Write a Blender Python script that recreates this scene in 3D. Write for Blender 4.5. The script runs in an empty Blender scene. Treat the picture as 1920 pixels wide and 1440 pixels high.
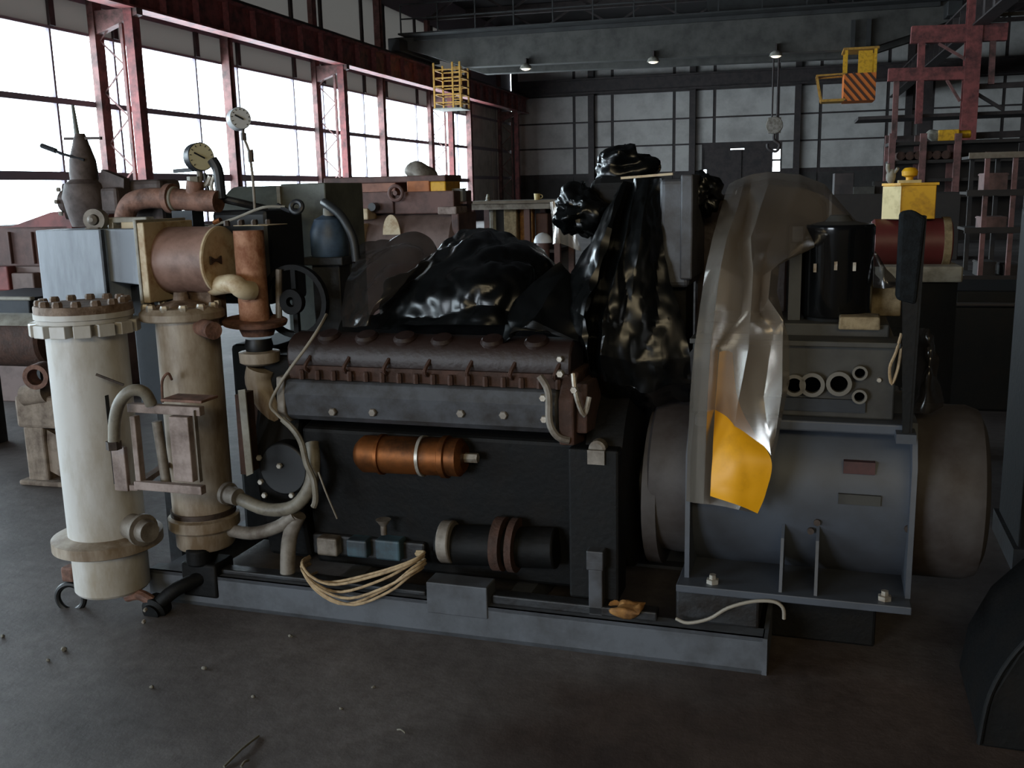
import bpy, math, random
from mathutils import Vector, Matrix, noise

# ------------------------------------------------------------------ camera
FOCAL_PX, PITCH, ROLL, EYE = 1850.0, math.radians(11.1), math.radians(1.32), 1.6
YAW = math.radians(15.65)            # the hall's long walls against the view direction
scene = bpy.context.scene
_F = Vector((0, math.cos(PITCH), -math.sin(PITCH)))
_d = Vector((0, -math.sin(PITCH), -math.cos(PITCH)))
_x = Vector((1, 0, 0))
CX = _x * math.cos(ROLL) + _d * math.sin(ROLL)
CD = _x * -math.sin(ROLL) + _d * math.cos(ROLL)
CO = Vector((0, 0, EYE))
cam = bpy.data.cameras.new('camera')
cam.sensor_fit = 'HORIZONTAL'; cam.sensor_width = 36.0
cam.lens = 36.0 * FOCAL_PX / 1920.0
cam.clip_start = 0.05; cam.clip_end = 500
cam_o = bpy.data.objects.new('camera', cam)
m = Matrix.Identity(4)
for i in range(3):
    m[i][0] = CX[i]; m[i][1] = -CD[i]; m[i][2] = -_F[i]; m[i][3] = CO[i]
cam_o.matrix_world = m
scene.collection.objects.link(cam_o)
scene.camera = cam_o

# ------------------------------------------------------------------ sky and exposure
world = bpy.data.worlds.new('overcast_sky'); scene.world = world
world.use_nodes = True
bg = world.node_tree.nodes['Background']
bg.inputs[0].default_value = (0.80, 0.90, 1.0, 1)
bg.inputs[1].default_value = 14.0
scene.view_settings.view_transform = 'Standard'
scene.view_settings.look = 'None'
scene.view_settings.exposure = 0.0
scene.view_settings.gamma = 1.0
scene.view_settings.use_curve_mapping = False
scene.cycles.use_denoising = True
scene.cycles.max_bounces = 8
scene.cycles.diffuse_bounces = 4
scene.cycles.transparent_max_bounces = 16
scene.cycles.caustics_reflective = False
scene.cycles.caustics_refractive = False
scene.cycles.sample_clamp_indirect = 8.0

# frames: hall frame (x across the hall, y along it) and machine frame (u along the skid, v away, w up)
FB = Matrix.Rotation(-YAW, 4, 'Z')
GO = Vector((0.812, 3.032, 0))
FG = Matrix.Translation(GO) @ Matrix.Rotation(math.radians(-18), 4, 'Z')
FW = Matrix.Identity(4)

def portal(x, y, z, sx, sy, normal):
    """daylight portal over an opening of the hall (guides the sky's light, gives off none)"""
    l = bpy.data.lights.new('daylight_portal', 'AREA'); l.shape = 'RECTANGLE'
    l.size = sx; l.size_y = sy; l.cycles.is_portal = True
    o = bpy.data.objects.new('daylight_portal', l); scene.collection.objects.link(o)
    n = Vector(normal); zq = (-n).to_track_quat('Z', 'Y') if abs(n.z) < .9 else n.to_track_quat('-Z', 'Y')
    # local X along the wall, local Y up
    up = Vector((0, 0, 1)); xa = up.cross(-n).normalized(); 
    mm = Matrix.Identity(4)
    for i in range(3):
        mm[i][0] = xa[i]; mm[i][1] = up[i]; mm[i][2] = -n[i]
    mm.translation = Vector((x, y, z))
    o.matrix_world = FB @ mm
    return o
portal(-16.9, 21.7, 3.94, 61.4, 3.4, (1, 0, 0))
portal(-16.9, 21.7, 1.5, 61.4, 1.25, (1, 0, 0))
portal(-7.0, -9.1, 1.75, 5.0, 3.5, (0, 1, 0))
portal(2.5, -9.1, 6.0, 9.0, 1.8, (0, 1, 0))

# ------------------------------------------------------------------ pixel helpers
def ray(px, py):
    return _F + CX * ((px - 960) / FOCAL_PX) + CD * ((py - 720) / FOCAL_PX)
FGi, FBi = FG.inverted(), FB.inverted()
def _hit(px, py, fr, fri, v):
    o = fri @ CO; r = fri.to_3x3() @ ray(px, py)
    return o + r * ((v - o.y) / r.y)
def g(px, py, v):            # on the plane v of the machine frame
    return _hit(px, py, FG, FGi, v)
def b(px, py, y):            # on the plane y of the hall frame
    return _hit(px, py, FB, FBi, y)
def bf(px, py, z=0.0):       # on a level of the hall frame
    o = FBi @ CO; r = FBi.to_3x3() @ ray(px, py)
    return o + r * ((z - o.z) / r.z)
def gf(px, py, z=0.0):
    o = FGi @ CO; r = FGi.to_3x3() @ ray(px, py)
    return o + r * ((z - o.z) / r.z)
V = Vector
def pxr(half, p, fr=FG):     # radius of an upright round thing whose half width in the photo is half pixels
    d = (fr @ V(p)) - CO; dep = d.dot(_F); th = math.atan2(d.dot(CX), dep)
    return half / FOCAL_PX * dep * math.cos(th)

# ------------------------------------------------------------------ materials
def lin(c):
    if isinstance(c, str):
        c = [int(c[i:i + 2], 16) / 255 for i in (0, 2, 4)]
        return tuple(x / 12.92 if x <= .04045 else ((x + .055) / 1.055) ** 2.4 for x in c)
    return c
def mat(name, col, rough=.6, metal=0., col2=None, amount=.5, scale=6., bump=.0, bscale=40., streak=1.0, spec=.5, detail=6.):
    """paint with a second colour (dirt, rust, wear) in patches and a fine relief"""
    mt = bpy.data.materials.new(name); mt.use_nodes = True
    nt = mt.node_tree; N = nt.nodes; L = nt.links
    p = N['Principled BSDF']
    p.inputs['Roughness'].default_value = rough; p.inputs['Metallic'].default_value = metal
    p.inputs['Specular IOR Level'].default_value = spec
    c1 = (*lin(col), 1)
    tc = N.new('ShaderNodeTexCoord')
    mp = N.new('ShaderNodeMapping'); L.new(tc.outputs['Object'], mp.inputs[0])
    mp.inputs['Scale'].default_value = (1, 1, 1 / streak)
    if col2 is not None:
        n = N.new('ShaderNodeTexNoise'); n.inputs['Scale'].default_value = scale
        n.inputs['Detail'].default_value = detail; n.inputs['Roughness'].default_value = .65
        L.new(mp.outputs[0], n.inputs['Vector'])
        r = N.new('ShaderNodeValToRGB')
        r.color_ramp.elements[0].position = max(0., .62 - amount * .42)
        r.color_ramp.elements[1].position = min(1., .86 - amount * .42)
        r.color_ramp.elements[0].color = c1; r.color_ramp.elements[1].color = (*lin(col2), 1)
        L.new(n.outputs['Fac'], r.inputs[0]); L.new(r.outputs[0], p.inputs['Base Color'])
    else:
        p.inputs['Base Color'].default_value = c1
    if bump:
        n2 = N.new('ShaderNodeTexNoise'); n2.inputs['Scale'].default_value = bscale; n2.inputs['Detail'].default_value = 5
        L.new(tc.outputs['Object'], n2.inputs['Vector'])
        bn = N.new('ShaderNodeBump'); bn.inputs['Strength'].default_value = bump; bn.inputs['Distance'].default_value = .01
        L.new(n2.outputs['Fac'], bn.inputs['Height']); L.new(bn.outputs[0], p.inputs['Normal'])
    return mt
MT = {}
def _m(k, *a, **kw): MT[k] = mat(k, *a, **kw)
_m('vessel_paint', 'c6c4c0', .4, 0, '9c917e', .4, 5, .15, 30, streak=3)
_m('vessel_paint_dirty', 'b3a899', .5, 0, '75624c', .55, 6, .15, 30, streak=3)
_m('vessel_lid', '8c7868', .7, 0, '54402f', .6, 14, .3, 60)
_m('cream_paint', 'c9b899', .55, 0, '96734a', .35, 12, .1, 40)
_m('drum_brown', '95766a', .5, 0, '6b5146', .5, 7, .1, 40)
_m('rust_orange', 'b98a6e', .75, 0, '8d5a40', .6, 18, .3, 60)
_m('rust_pipe', '8a6454', .7, 0, '553a2e', .6, 14, .3, 60)
_m('duct_blue', 'a9b3bf', .5, 0, '7f8792', .5, 5, .08, 30, streak=5)
_m('dusty_steel', '8d867d', .6, .2, '5e544a', .5, 10, .15, 50)
_m('frame_mauve', '9a8a83', .65, 0, '6b5a52', .5, 12, .15, 50)
_m('dark_steel', '35373a', .5, .4, '221d1a', .5, 9, .2, 50)
_m('black_steel', '090a0b', .65, 0, '120f0d', .4, 9, .2, 50, spec=.25)
_m('navy_dark', '1d242e', .55, 0, '1c2026', .5, 6, .1, 40)
_m('engine_grey', '4b4d52', .5, .1, '2e2a28', .5, 7, .12, 40)
_m('engine_brown', '261611', .5, 0, '251813', .5, 9, .25, 40)
_m('rusty_brown', '4a3025', .8, 0, '37241b', .6, 14, .4, 60)
_m('brass', '8a5126', .48, .7, '4a2d17', .5, 7, .1, 30)
_m('bolt_steel', 'b9b4aa', .4, .5, '7d6a55', .4, 20)
_m('bolt_dark', '4d4038', .6, .3, '2d241f', .5, 20)
_m('pump_blue', '3d5560', .5, 0, '2a3238', .5, 10)
_m('skid_grey', '565a61', .55, 0, '3e3f42', .45, 5, .15, 30)
_m('gen_grey', '474c55', .5, 0, '3d3f44', .45, 3, .06, 30)
_m('gen_end', '4a4645', .6, 0, '352d2a', .5, 4, .08, 30)
_m('plate_red', '4e302e', .5, 0, '3a2625', .4, 20)
_m('cabinet_olive', '3c3b37', .55, 0, '2a2825', .5, 5, .08, 30)
_m('socket_grey', '6d6a63', .5, .2)
_m('hole_black', '040404', .9, spec=.0)
_m('canister_black', '0c0d0e', .12, 0)
_m('rubber_black', '0a0b0d', .5, 0, '121518', .4, 12)
_m('foam_black', '0c0e10', .85, 0, '14181b', .5, 40, .3, 120, spec=.2)
_m('cable_grey', '8d8578', .6)
_m('cable_beige', 'b39a77', .6, 0, '80694c', .4, 30)
_m('hose_dark', '26282a', .5)
_m('hose_grey', '807a6d', .5, 0, '5d564b', .4, 18)
_m('gauge_face', 'd8d2b0', .35)
_m('gauge_white', 'd6dade', .35)
_m('gauge_black', '26282c', .4)
_m('valve_iron', '5e5350', .65, .2, '3f3431', .5, 12, .2, 50)
_m('tank_green', '6d726c', .5, 0, '4a4d49', .5, 4, .06, 30)
_m('filter_blue', '4a5f78', .45, 0, '2c3746', .5, 6)
_m('wood_tan', 'a5763f', .8, 0, '6d4a28', .5, 20, .3, 50)
_m('rag_beige', '9a8a6d', .85, 0, '6f6048', .5, 20, .3, 50)
_m('yellow_paint', 'e0a81c', .5, 0, 'a87512', .35, 10, .05, 30)
_m('cream_yellow', 'd9c58c', .55, 0, 'ad955d', .35, 10, .05, 30)
_m('drum_red', '62282a', .5, 0, '55211f', .5, 6, .06, 30)
_m('pale_grey', '9c998f', .6, 0, '706a5f', .5, 8, .1, 30)
_m('concrete_beige', '8b7d6f', .85, 0, '5b4d42', .5, 9, .4, 40)
_m('machine_brown', '6c4f49', .65, 0, '463431', .5, 4, .15, 30)
_m('machine_salmon', '9b6a57', .6, 0, '6e4a3e', .45, 5, .1, 30)
_m('machine_orange', 'b06a3c', .6, 0, '7d4a2c', .45, 6)
_m('machine_mauve', '74615c', .6, 0, '55453f', .45, 4, .1, 30)
_m('steel_red', '8c4a47', .6, 0, '4d2a2a', .5, 3, .06, 20)
_m('steel_redbrown', '7c5450', .65, 0, '43302c', .5, 3, .06, 20)
_m('steel_dark', '3a302f', .65, 0, '241f1f', .5, 3, .06, 20)
_m('mullion', '857b84', .6)
_m('cladding', 'c4bcb2', .75, 0, 'a79f95', .5, 1.2, .1, 10)
_m('cladding_back', 'c0bcb8', .75, 0, 'a5a09c', .5, .8, .1, 10)
_m('cladding_dark', '3e3a38', .8, 0, '2c2928', .5, 1., .1, 10)
_m('roof_dark', '2a2626', .85, 0, '1c1a1a', .5, .6)
_m('crane_grey', '4a4844', .7, 0, '353330', .5, 1.5, .05, 10)
_m('crane_dark', '2c2c2c', .7, 0, '1d1b1b', .5, 1.5)
_m('stripe_orange', 'd9732a', .5)
_m('stripe_dark', '4a2a18', .6)
_m('cage_yellow', 'b98a35', .6, 0, '8a622a', .4, 8)
_m('shelf_dark', '2c2521', .75, 0, '241e1b', .5, 4)
_m('pipe_pale', '7a7064', .55, .2, '655a4d', .5, 8)
_m('floor_debris', '6c675c', .85)
def emis(name, col, s):
    mt = bpy.data.materials.new(name); mt.use_nodes = True
    p = mt.node_tree.nodes['Principled BSDF']
    p.inputs['Base Color'].default_value = (*lin(col), 1)
    p.inputs['Emission Color'].default_value = (*lin(col), 1); p.inputs['Emission Strength'].default_value = s
    MT[name] = mt
emis('lamp_glass', 'fff4e0', 1.0)

def thin(name, tint, gloss_col, fac, rough, whiten=None, wfac=0., fres=4.0):
    """thin clear sheet: lets light through, mirrors at the folds; optional milky share"""
    mt = bpy.data.materials.new(name); mt.use_nodes = True
    nt = mt.node_tree; N = nt.nodes; L = nt.links
    for n in list(N):
        if n.type == 'BSDF_PRINCIPLED': N.remove(n)
    out = N['Material Output']
    tr = N.new('ShaderNodeBsdfTransparent'); tr.inputs[0].default_value = (*lin(tint), 1)
    gl = N.new('ShaderNodeBsdfGlossy'); gl.inputs[0].default_value = (*lin(gloss_col), 1); gl.inputs['Roughness'].default_value = rough
    base = tr.outputs[0]
    if whiten:
        df = N.new('ShaderNodeBsdfDiffuse'); df.inputs[0].default_value = (*lin(whiten), 1)
        tl = N.new('ShaderNodeBsdfTranslucent'); tl.inputs[0].default_value = (*lin(whiten), 1)
        a = N.new('ShaderNodeMixShader'); a.inputs[0].default_value = .5
        L.new(df.outputs[0], a.inputs[1]); L.new(tl.outputs[0], a.inputs[2])
        mx = N.new('ShaderNodeMixShader'); mx.inputs[0].default_value = wfac
        L.new(tr.outputs[0], mx.inputs[1]); L.new(a.outputs[0], mx.inputs[2]); base = mx.outputs[0]
    fr = N.new('ShaderNodeLayerWeight'); fr.inputs[0].default_value = .5
    pw = N.new('ShaderNodeMath'); pw.operation = 'POWER'; pw.inputs[1].default_value = fres; L.new(fr.outputs['Facing'], pw.inputs[0])
    mu = N.new('ShaderNodeMath'); mu.operation = 'MULTIPLY_ADD'; mu.inputs[1].default_value = .8; mu.inputs[2].default_value = fac
    mu.use_clamp = True
    L.new(pw.outputs[0], mu.inputs[0])
    m2 = N.new('ShaderNodeMixShader'); L.new(mu.outputs[0], m2.inputs[0])
    L.new(base, m2.inputs[1]); L.new(gl.outputs[0], m2.inputs[2]); L.new(m2.outputs[0], out.inputs[0])
    MT[name] = mt
thin('window_glass', 'f4f8f8', 'ffffff', .02, .05, fres=6.0)
thin('clear_plastic', 'd2c8bc', 'fffaf4', .17, .26, 'c8b8a4', .36, fres=2.2)
thin('warm_tint_glass', 'f3e3c8', 'ffffff', .02, .1, fres=6.0)  # tint chosen to warm the light from the rear panes
thin('fibreglass_panel', '000000', 'ffffff', .0, .6, 'ffffff', 1.0, fres=8.0)
thin('smoky_plastic', '8a8580', 'ffffff', .05, .2, '4a4541', .45)
_m('black_plastic', '050606', .27, 0, spec=.4)
_m('yellow_sheet', 'e8a40f', .45, 0, 'b97f10', .3, 4)

def fibre():
    mt = MT['fibreglass_panel']; 
    for n in mt.node_tree.nodes:
        if n.type == 'BSDF_TRANSLUCENT': n.inputs[0].default_value = (.016, .0145, .0125, 1)
        if n.type == 'BSDF_DIFFUSE': n.inputs[0].default_value = (.4, .37, .33, 1)
fibre()
# concrete floor
def floor_mat():
    mt = bpy.data.materials.new('concrete_floor'); mt.use_nodes = True
    nt = mt.node_tree; N = nt.nodes; L = nt.links; p = N['Principled BSDF']
    tc = N.new('ShaderNodeTexCoord')
    n1 = N.new('ShaderNodeTexNoise'); n1.inputs['Scale'].default_value = .9; n1.inputs['Detail'].default_value = 8; n1.inputs['Roughness'].default_value = .6
    n2 = N.new('ShaderNodeTexNoise'); n2.inputs['Scale'].default_value = 14; n2.inputs['Detail'].default_value = 8; n2.inputs['Roughness'].default_value = .7
    for n in (n1, n2): L.new(tc.outputs['Object'], n.inputs['Vector'])
    r = N.new('ShaderNodeValToRGB'); e = r.color_ramp.elements
    e[0].position = .35; e[0].color = (*lin('4a4240'), 1); e[1].position = .68; e[1].color = (*lin('7c7674'), 1)
    L.new(n1.outputs['Fac'], r.inputs[0])
    r2 = N.new('ShaderNodeValToRGB'); f = r2.color_ramp.elements
    f[0].position = .3; f[0].color = (.55, .52, .5, 1); f[1].position = .7; f[1].color = (1, 1, 1, 1)
    L.new(n2.outputs['Fac'], r2.inputs[0])
    # darker brown patch on the slab in front of the skid, with a ragged outline
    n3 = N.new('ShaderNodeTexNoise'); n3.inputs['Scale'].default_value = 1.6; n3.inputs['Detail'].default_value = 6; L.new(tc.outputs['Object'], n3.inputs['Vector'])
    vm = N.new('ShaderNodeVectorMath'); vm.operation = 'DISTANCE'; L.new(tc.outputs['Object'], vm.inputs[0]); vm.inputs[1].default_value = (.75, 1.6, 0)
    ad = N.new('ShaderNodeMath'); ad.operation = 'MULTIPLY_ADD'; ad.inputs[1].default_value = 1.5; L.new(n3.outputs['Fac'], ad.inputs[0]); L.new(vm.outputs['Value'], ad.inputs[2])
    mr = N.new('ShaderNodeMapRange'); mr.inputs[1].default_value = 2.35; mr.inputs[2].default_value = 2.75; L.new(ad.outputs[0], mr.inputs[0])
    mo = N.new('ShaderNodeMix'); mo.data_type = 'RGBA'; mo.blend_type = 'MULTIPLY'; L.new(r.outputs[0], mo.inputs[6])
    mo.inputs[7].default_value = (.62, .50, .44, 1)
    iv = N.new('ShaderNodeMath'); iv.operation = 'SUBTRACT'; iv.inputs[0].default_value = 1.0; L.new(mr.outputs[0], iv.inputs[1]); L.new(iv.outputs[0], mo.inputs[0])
    mx = N.new('ShaderNodeMix'); mx.data_type = 'RGBA'; mx.blend_type = 'MULTIPLY'; mx.inputs[0].default_value = 1
    L.new(mo.outputs[2], mx.inputs[6]); L.new(r2.outputs[0], mx.inputs[7]); L.new(mx.outputs[2], p.inputs['Base Color'])
    p.inputs['Roughness'].default_value = .62
    bn = N.new('ShaderNodeBump'); bn.inputs['Strength'].default_value = .35; bn.inputs['Distance'].default_value = .01
    L.new(n2.outputs['Fac'], bn.inputs['Height']); L.new(bn.outputs[0], p.inputs['Normal'])
    MT['concrete_floor'] = mt
floor_mat()

# ------------------------------------------------------------------ mesh building
class MB:
    def __init__(s): s.v = []; s.f = []
    def add(s, vs, fs):
        o = len(s.v); s.v += [V(p) for p in vs]; s.f += [tuple(i + o for i in q) for q in fs]; return s
    def box(s, a, c):
        x0, x1 = sorted((a[0], c[0])); y0, y1 = sorted((a[1], c[1])); z0, z1 = sorted((a[2], c[2]))
        return s.add([(x0, y0, z0), (x1, y0, z0), (x1, y1, z0), (x0, y1, z0), (x0, y0, z1), (x1, y0, z1), (x1, y1, z1), (x0, y1, z1)],
                     [(0, 3, 2, 1), (4, 5, 6, 7), (0, 1, 5, 4), (1, 2, 6, 5), (2, 3, 7, 6), (3, 0, 4, 7)])
    def beam(s, p, q, w, h, up=(0, 0, 1)):
        p, q = V(p), V(q); d = (q - p).normalized(); up = V(up)
        if abs(d.dot(up)) > .98: up = V((0, 1, 0))
        a = d.cross(up).normalized() * (w / 2); c = a.cross(d).normalized() * (h / 2)
        vs = [p - a - c, p + a - c, p + a + c, p - a + c, q - a - c, q + a - c, q + a + c, q - a + c]
        return s.add(vs, [(0, 1, 2, 3), (7, 6, 5, 4), (0, 4, 5, 1), (1, 5, 6, 2), (2, 6, 7, 3), (3, 7, 4, 0)])
    def lathe(s, p, axis, prof, n=28, caps=True):
        p = V(p); ax = V(axis).normalized(); t = V((0, 0, 1)) if abs(ax.z) < .9 else V((1, 0, 0))
        a = ax.cross(t).normalized(); c = ax.cross(a)
        vs = []; fs = []
        for (h, r) in prof:
            for i in range(n):
                an = 2 * math.pi * i / n
                vs.append(p + ax * h + (a * math.cos(an) + c * math.sin(an)) * r)
        for k in range(len(prof) - 1):
            for i in range(n):
                j = (i + 1) % n
                fs.append((k * n + i, k * n + j, (k + 1) * n + j, (k + 1) * n + i))
        if caps:
            fs.append(tuple(range(n - 1, -1, -1))); o = (len(prof) - 1) * n; fs.append(tuple(range(o, o + n)))
        return s.add(vs, fs)
    def cyl(s, p, q, r, r2=None, n=24):
        p, q = V(p), V(q); d = q - p
        return s.lathe(p, d, [(0, r), (d.length, r if r2 is None else r2)], n)
    def ring(s, p, axis, r0, r1, h, n=32):      # washer: inner r0, outer r1, thickness h
        p = V(p); k = len(s.v)
        s.lathe(p, axis, [(0, r0), (0, r1), (h, r1), (h, r0), (0, r0)], n, caps=False); return s
    def tube(s, pts, r, n=10, sub=4, caps=True):
        P = [V(q) for q in pts]
        if sub > 1 and len(P) > 2: P = spline(P, (len(P) - 1) * sub + 1)
        t0 = (P[1] - P[0]).normalized(); u = V((0, 0, 1)) if abs(t0.z) < .9 else V((1, 0, 0))
        a = t0.cross(u).normalized(); vs = []; fs = []
        for k, q in enumerate(P):
            t = (P[min(k + 1, len(P) - 1)] - P[max(k - 1, 0)]).normalized()
            a = (a - t * a.dot(t)).normalized(); c = t.cross(a)
            for i in range(n):
                an = 2 * math.pi * i / n; vs.append(q + (a * math.cos(an) + c * math.sin(an)) * r)
        for k in range(len(P) - 1):
            for i in range(n):
                j = (i + 1) % n; fs.append((k * n + i, k * n + j, (k + 1) * n + j, (k + 1) * n + i))
        if caps:
            fs.append(tuple(range(n - 1, -1, -1))); o = (len(P) - 1) * n; fs.append(tuple(range(o, o + n)))
        return s.add(vs, fs)
    def prism(s, poly, vec):
        n = len(poly); vec = V(vec); vs = [V(q) for q in poly] + [V(q) + vec for q in poly]
        fs = [tuple(range(n - 1, -1, -1)), tuple(range(n, 2 * n))] + [(i, (i + 1) % n, n + (i + 1) % n, n + i) for i in range(n)]
        return s.add(vs, fs)
    def sph(s, c, r, nu=16, nv=10):
        c = V(c); r = V(r) if hasattr(r, '__len__') else V((r, r, r)); vs = []; fs = []
        for j in range(nv + 1):
            ph = math.pi * j / nv
            for i in range(nu):
                th = 2 * math.pi * i / nu
                vs.append(c + V((r.x * math.sin(ph) * math.cos(th), r.y * math.sin(ph) * math.sin(th), r.z * math.cos(ph))))
        for j in range(nv):
            for i in range(nu):
                k = (i + 1) % nu; fs.append((j * nu + i, (j + 1) * nu + i, (j + 1) * nu + k, j * nu + k))
        return s.add(vs, fs)
    def torus(s, c, axis, R, r, n=32, k=8):
        ax = V(axis).normalized(); t = V((0, 0, 1)) if abs(ax.z) < .9 else V((1, 0, 0)); a = ax.cross(t).normalized(); d = ax.cross(a); c = V(c)
        vs = []; fs = []
        for i in range(n):
            an = 2 * math.pi * i / n; rd = a * math.cos(an) + d * math.sin(an)
            for j in range(k):
                bn = 2 * math.pi * j / k; vs.append(c + rd * (R + r * math.cos(bn)) + ax * (r * math.sin(bn)))
        for i in range(n):
            for j in range(k):
                i2 = (i + 1) % n; j2 = (j + 1) % k; fs.append((i * k + j, i2 * k + j, i2 * k + j2, i * k + j2))
        return s.add(vs, fs)
    def lumpy(s, amp, sc, seed=0):
        o = V((seed * 7.3, seed * 3.1, seed))
        s.v = [p + noise.noise_vector(p * sc + o) * amp for p in s.v]; return s

def spline(P, n):
    out = []; m_ = len(P) - 1
    for k in range(n):
        t = k / (n - 1) * m_; i = min(int(t), m_ - 1); t -= i
        p0, p1, p2, p3 = P[max(i - 1, 0)], P[i], P[i + 1], P[min(i + 2, m_)]
        out.append(.5 * ((2 * p1) + (p2 - p0) * t + (2 * p0 - 5 * p1 + 4 * p2 - p3) * t * t + (3 * p1 - p0 - 3 * p2 + p3) * t ** 3))
    return out

COL = scene.collection
INFO = {}
def tag(o, label=None, cat=None, group=None, kind=None):
    if label: o['label'] = label
    if cat: o['category'] = cat
    if group: o['group'] = group
    if kind: o['kind'] = kind
    return o
def thing(name, label, cat, base=(0, 0, 0), fr=FG, group=None, kind=None):
    o = bpy.data.objects.new(name, None); COL.objects.link(o)
    o.empty_display_size = .1; base = V(base)
    o.matrix_world = fr @ Matrix.Translation(base)
    INFO[o.name] = (fr, base); tag(o, label, cat, group, kind); return o
def obj(name, mb, material, parent=None, fr=None, bevel=0., smooth=35., base=None, label=None, cat=None, group=None, kind=None, seg=2):
    if parent is not None: fr, bs = INFO[parent.name]
    else:
        fr = fr if fr is not None else FG
        bs = V(base) if base is not None else V((0, 0, 0))
    me = bpy.data.meshes.new(name)
    me.from_pydata([p - bs for p in mb.v], [], mb.f); me.update()
    me.materials.append(MT[material])
    if smooth:
        me.shade_smooth(); me.set_sharp_from_angle(angle=math.radians(smooth))
    o = bpy.data.objects.new(name, me); COL.objects.link(o)
    if parent is not None: o.parent = parent
    else: o.matrix_world = fr @ Matrix.Translation(bs)
    INFO[o.name] = (fr, bs)
    if bevel:
        bv = o.modifiers.new('bevel', 'BEVEL'); bv.width = bevel; bv.segments = seg; bv.limit_method = 'ANGLE'; bv.angle_limit = math.radians(40)
        bv.harden_normals = False
    tag(o, label, cat, group, kind); return o
def clones(name, me_obj, parent, places):
    """copies of one small part (same mesh) at offsets from the first"""
    out = []
    for q in places:
        c = me_obj.copy(); COL.objects.link(c); c.name = name; c.parent = parent
        c.location = V(q); INFO[c.name] = INFO[parent.name]; out.append(c)
    return out
def bolts(parent, centres, axis, r, h, material='bolt_dark', name='bolt', n=6):
    c0 = V(centres[0]); o = obj(name, MB().lathe(c0, axis, [(0, r), (h * .7, r), (h, r * .8)], n), material, parent, smooth=0)
    clones(name, o, parent, [V(c) - c0 for c in centres[1:]]); return o
def circle_pts(c, axis, R, n, a0=0.):
    ax = V(axis).normalized(); t = V((0, 0, 1)) if abs(ax.z) < .9 else V((1, 0, 0)); a = ax.cross(t).normalized(); d = ax.cross(a)
    return [V(c) + (a * math.cos(a0 + 2 * math.pi * i / n) + d * math.sin(a0 + 2 * math.pi * i / n)) * R for i in range(n)]
def copy_tree(o, parent=None):
    c = o.copy(); COL.objects.link(c); c.parent = parent; INFO[c.name] = INFO[o.name]
    for ch in list(o.children): copy_tree(ch, c)
    return c

def linear(P, n):
    out = []; m_ = len(P) - 1
    for k in range(n):
        t = k / (n - 1) * m_; i = min(int(t), m_ - 1); out.append(P[i].lerp(P[i + 1], t - i))
    return out
def sheet(rows, n, m_, amp, sc, seed, ridge=1., stretch=(1, 1, 1), octv=2, crisp=False):
    """crumpled film lofted through rows of points; returns an MB"""
    ip = linear if crisp else spline
    R = [ip([V(p) for p in r], n) for r in rows]
    Cc = [ip([R[j][i] for j in range(len(R))], m_) for i in range(n)]
    P = [[Cc[i][j] for i in range(n)] for j in range(m_)]
    o = V((seed * 5.17, seed * 2.3, seed * 9.1)); S = V(stretch); vs = []; fs = []
    for j in range(m_):
        for i in range(n):
            p = P[j][i]
            du = P[j][min(i + 1, n - 1)] - P[j][max(i - 1, 0)]; dv = P[min(j + 1, m_ - 1)][i] - P[max(j - 1, 0)][i]
            nn = du.cross(dv); nn = nn.normalized() if nn.length > 1e-9 else V((0, -1, 0))
            q = V((p.x * S.x, p.y * S.y, p.z * S.z)) * sc + o
            h = 0.; a = 1.
            for k in range(octv):
                z = noise.noise(q * (2.1 ** k)); h += a * ((1 - 2.2 * abs(z)) * ridge + z * (1 - ridge)); a *= .4
            vs.append(p + nn * (amp * (h - .4)) + noise.noise_vector(q * .7) * (amp * .4))
    for j in range(m_ - 1):
        for i in range(n - 1):
            fs.append((j * n + i, j * n + i + 1, (j + 1) * n + i + 1, (j + 1) * n + i))
    return MB().add(vs, fs)
# ================================================================== THE HALL (hall frame)
X0, Y0, Y1, XR, ZR = -16.7, -9.0, 61.0, 30.0, 11.0
def bobj(name, mb, material, parent=None, **kw):
    return obj(name, mb, material, parent, fr=FB, **kw)
def struct(name, mb, material, **kw):
    return bobj(name, mb, material, kind='structure', **kw)
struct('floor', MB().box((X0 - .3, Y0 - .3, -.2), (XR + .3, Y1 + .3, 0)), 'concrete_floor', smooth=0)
struct('ceiling', MB().box((X0 - .3, Y0 - .3, ZR), (XR + .3, Y1 + .3, ZR + .2)), 'roof_dark', smooth=0)
struct('wall_right', MB().box((XR, Y0, 0), (XR + .3, Y1, ZR)), 'cladding_dark', smooth=0)

# left wall: solid strips, then windows between
wl = MB()
wl.box((X0 - .25, Y0, 0), (X0, 52.4, .9)); wl.box((X0 - .25, Y0, 2.08), (X0, 52.4, 2.28)); wl.box((X0 - .25, Y0, 6.3), (X0 - .04, Y1, 7.1)); wl.box((X0 - .25, Y0, 9.4), (X0 - .04, Y1, ZR)); wl.box((X0 - .25, Y0, 5.62), (X0 - .04, 16, 9.4))
wl.box((X0 - .25, 52.4, 0), (X0 - .04, Y1, 9.4))
wall_left = struct('wall_left', wl, 'mullion', smooth=0)
posts = [22 + 6 * k for k in range(-5, 6)]
def panel(parent, y0, y1, z0, z1, m_='cladding'):
    bobj('panel', MB().box((X0 - .04, y0 + .04, z0 + .04), (X0 + .0, y1 - .04, z1 - .04)), m_, parent, smooth=0)
def light_panel(parent, y0, y1, z0, z1):     # one corrugated-free fibreglass sheet, lets a little daylight through
    x = X0 - .06
    bobj('panel', MB().add([(x, y0, z0), (x, y1, z0), (x, y1, z1), (x, y0, z1)], [(0, 3, 2, 1)]), 'fibreglass_panel', parent, smooth=0)
    bobj('panel_post', MB().box((X0 - .1, y1 - .05, z0), (X0 + .02, y1 + .13, z1)), 'steel_dark', parent, smooth=0)
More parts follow.
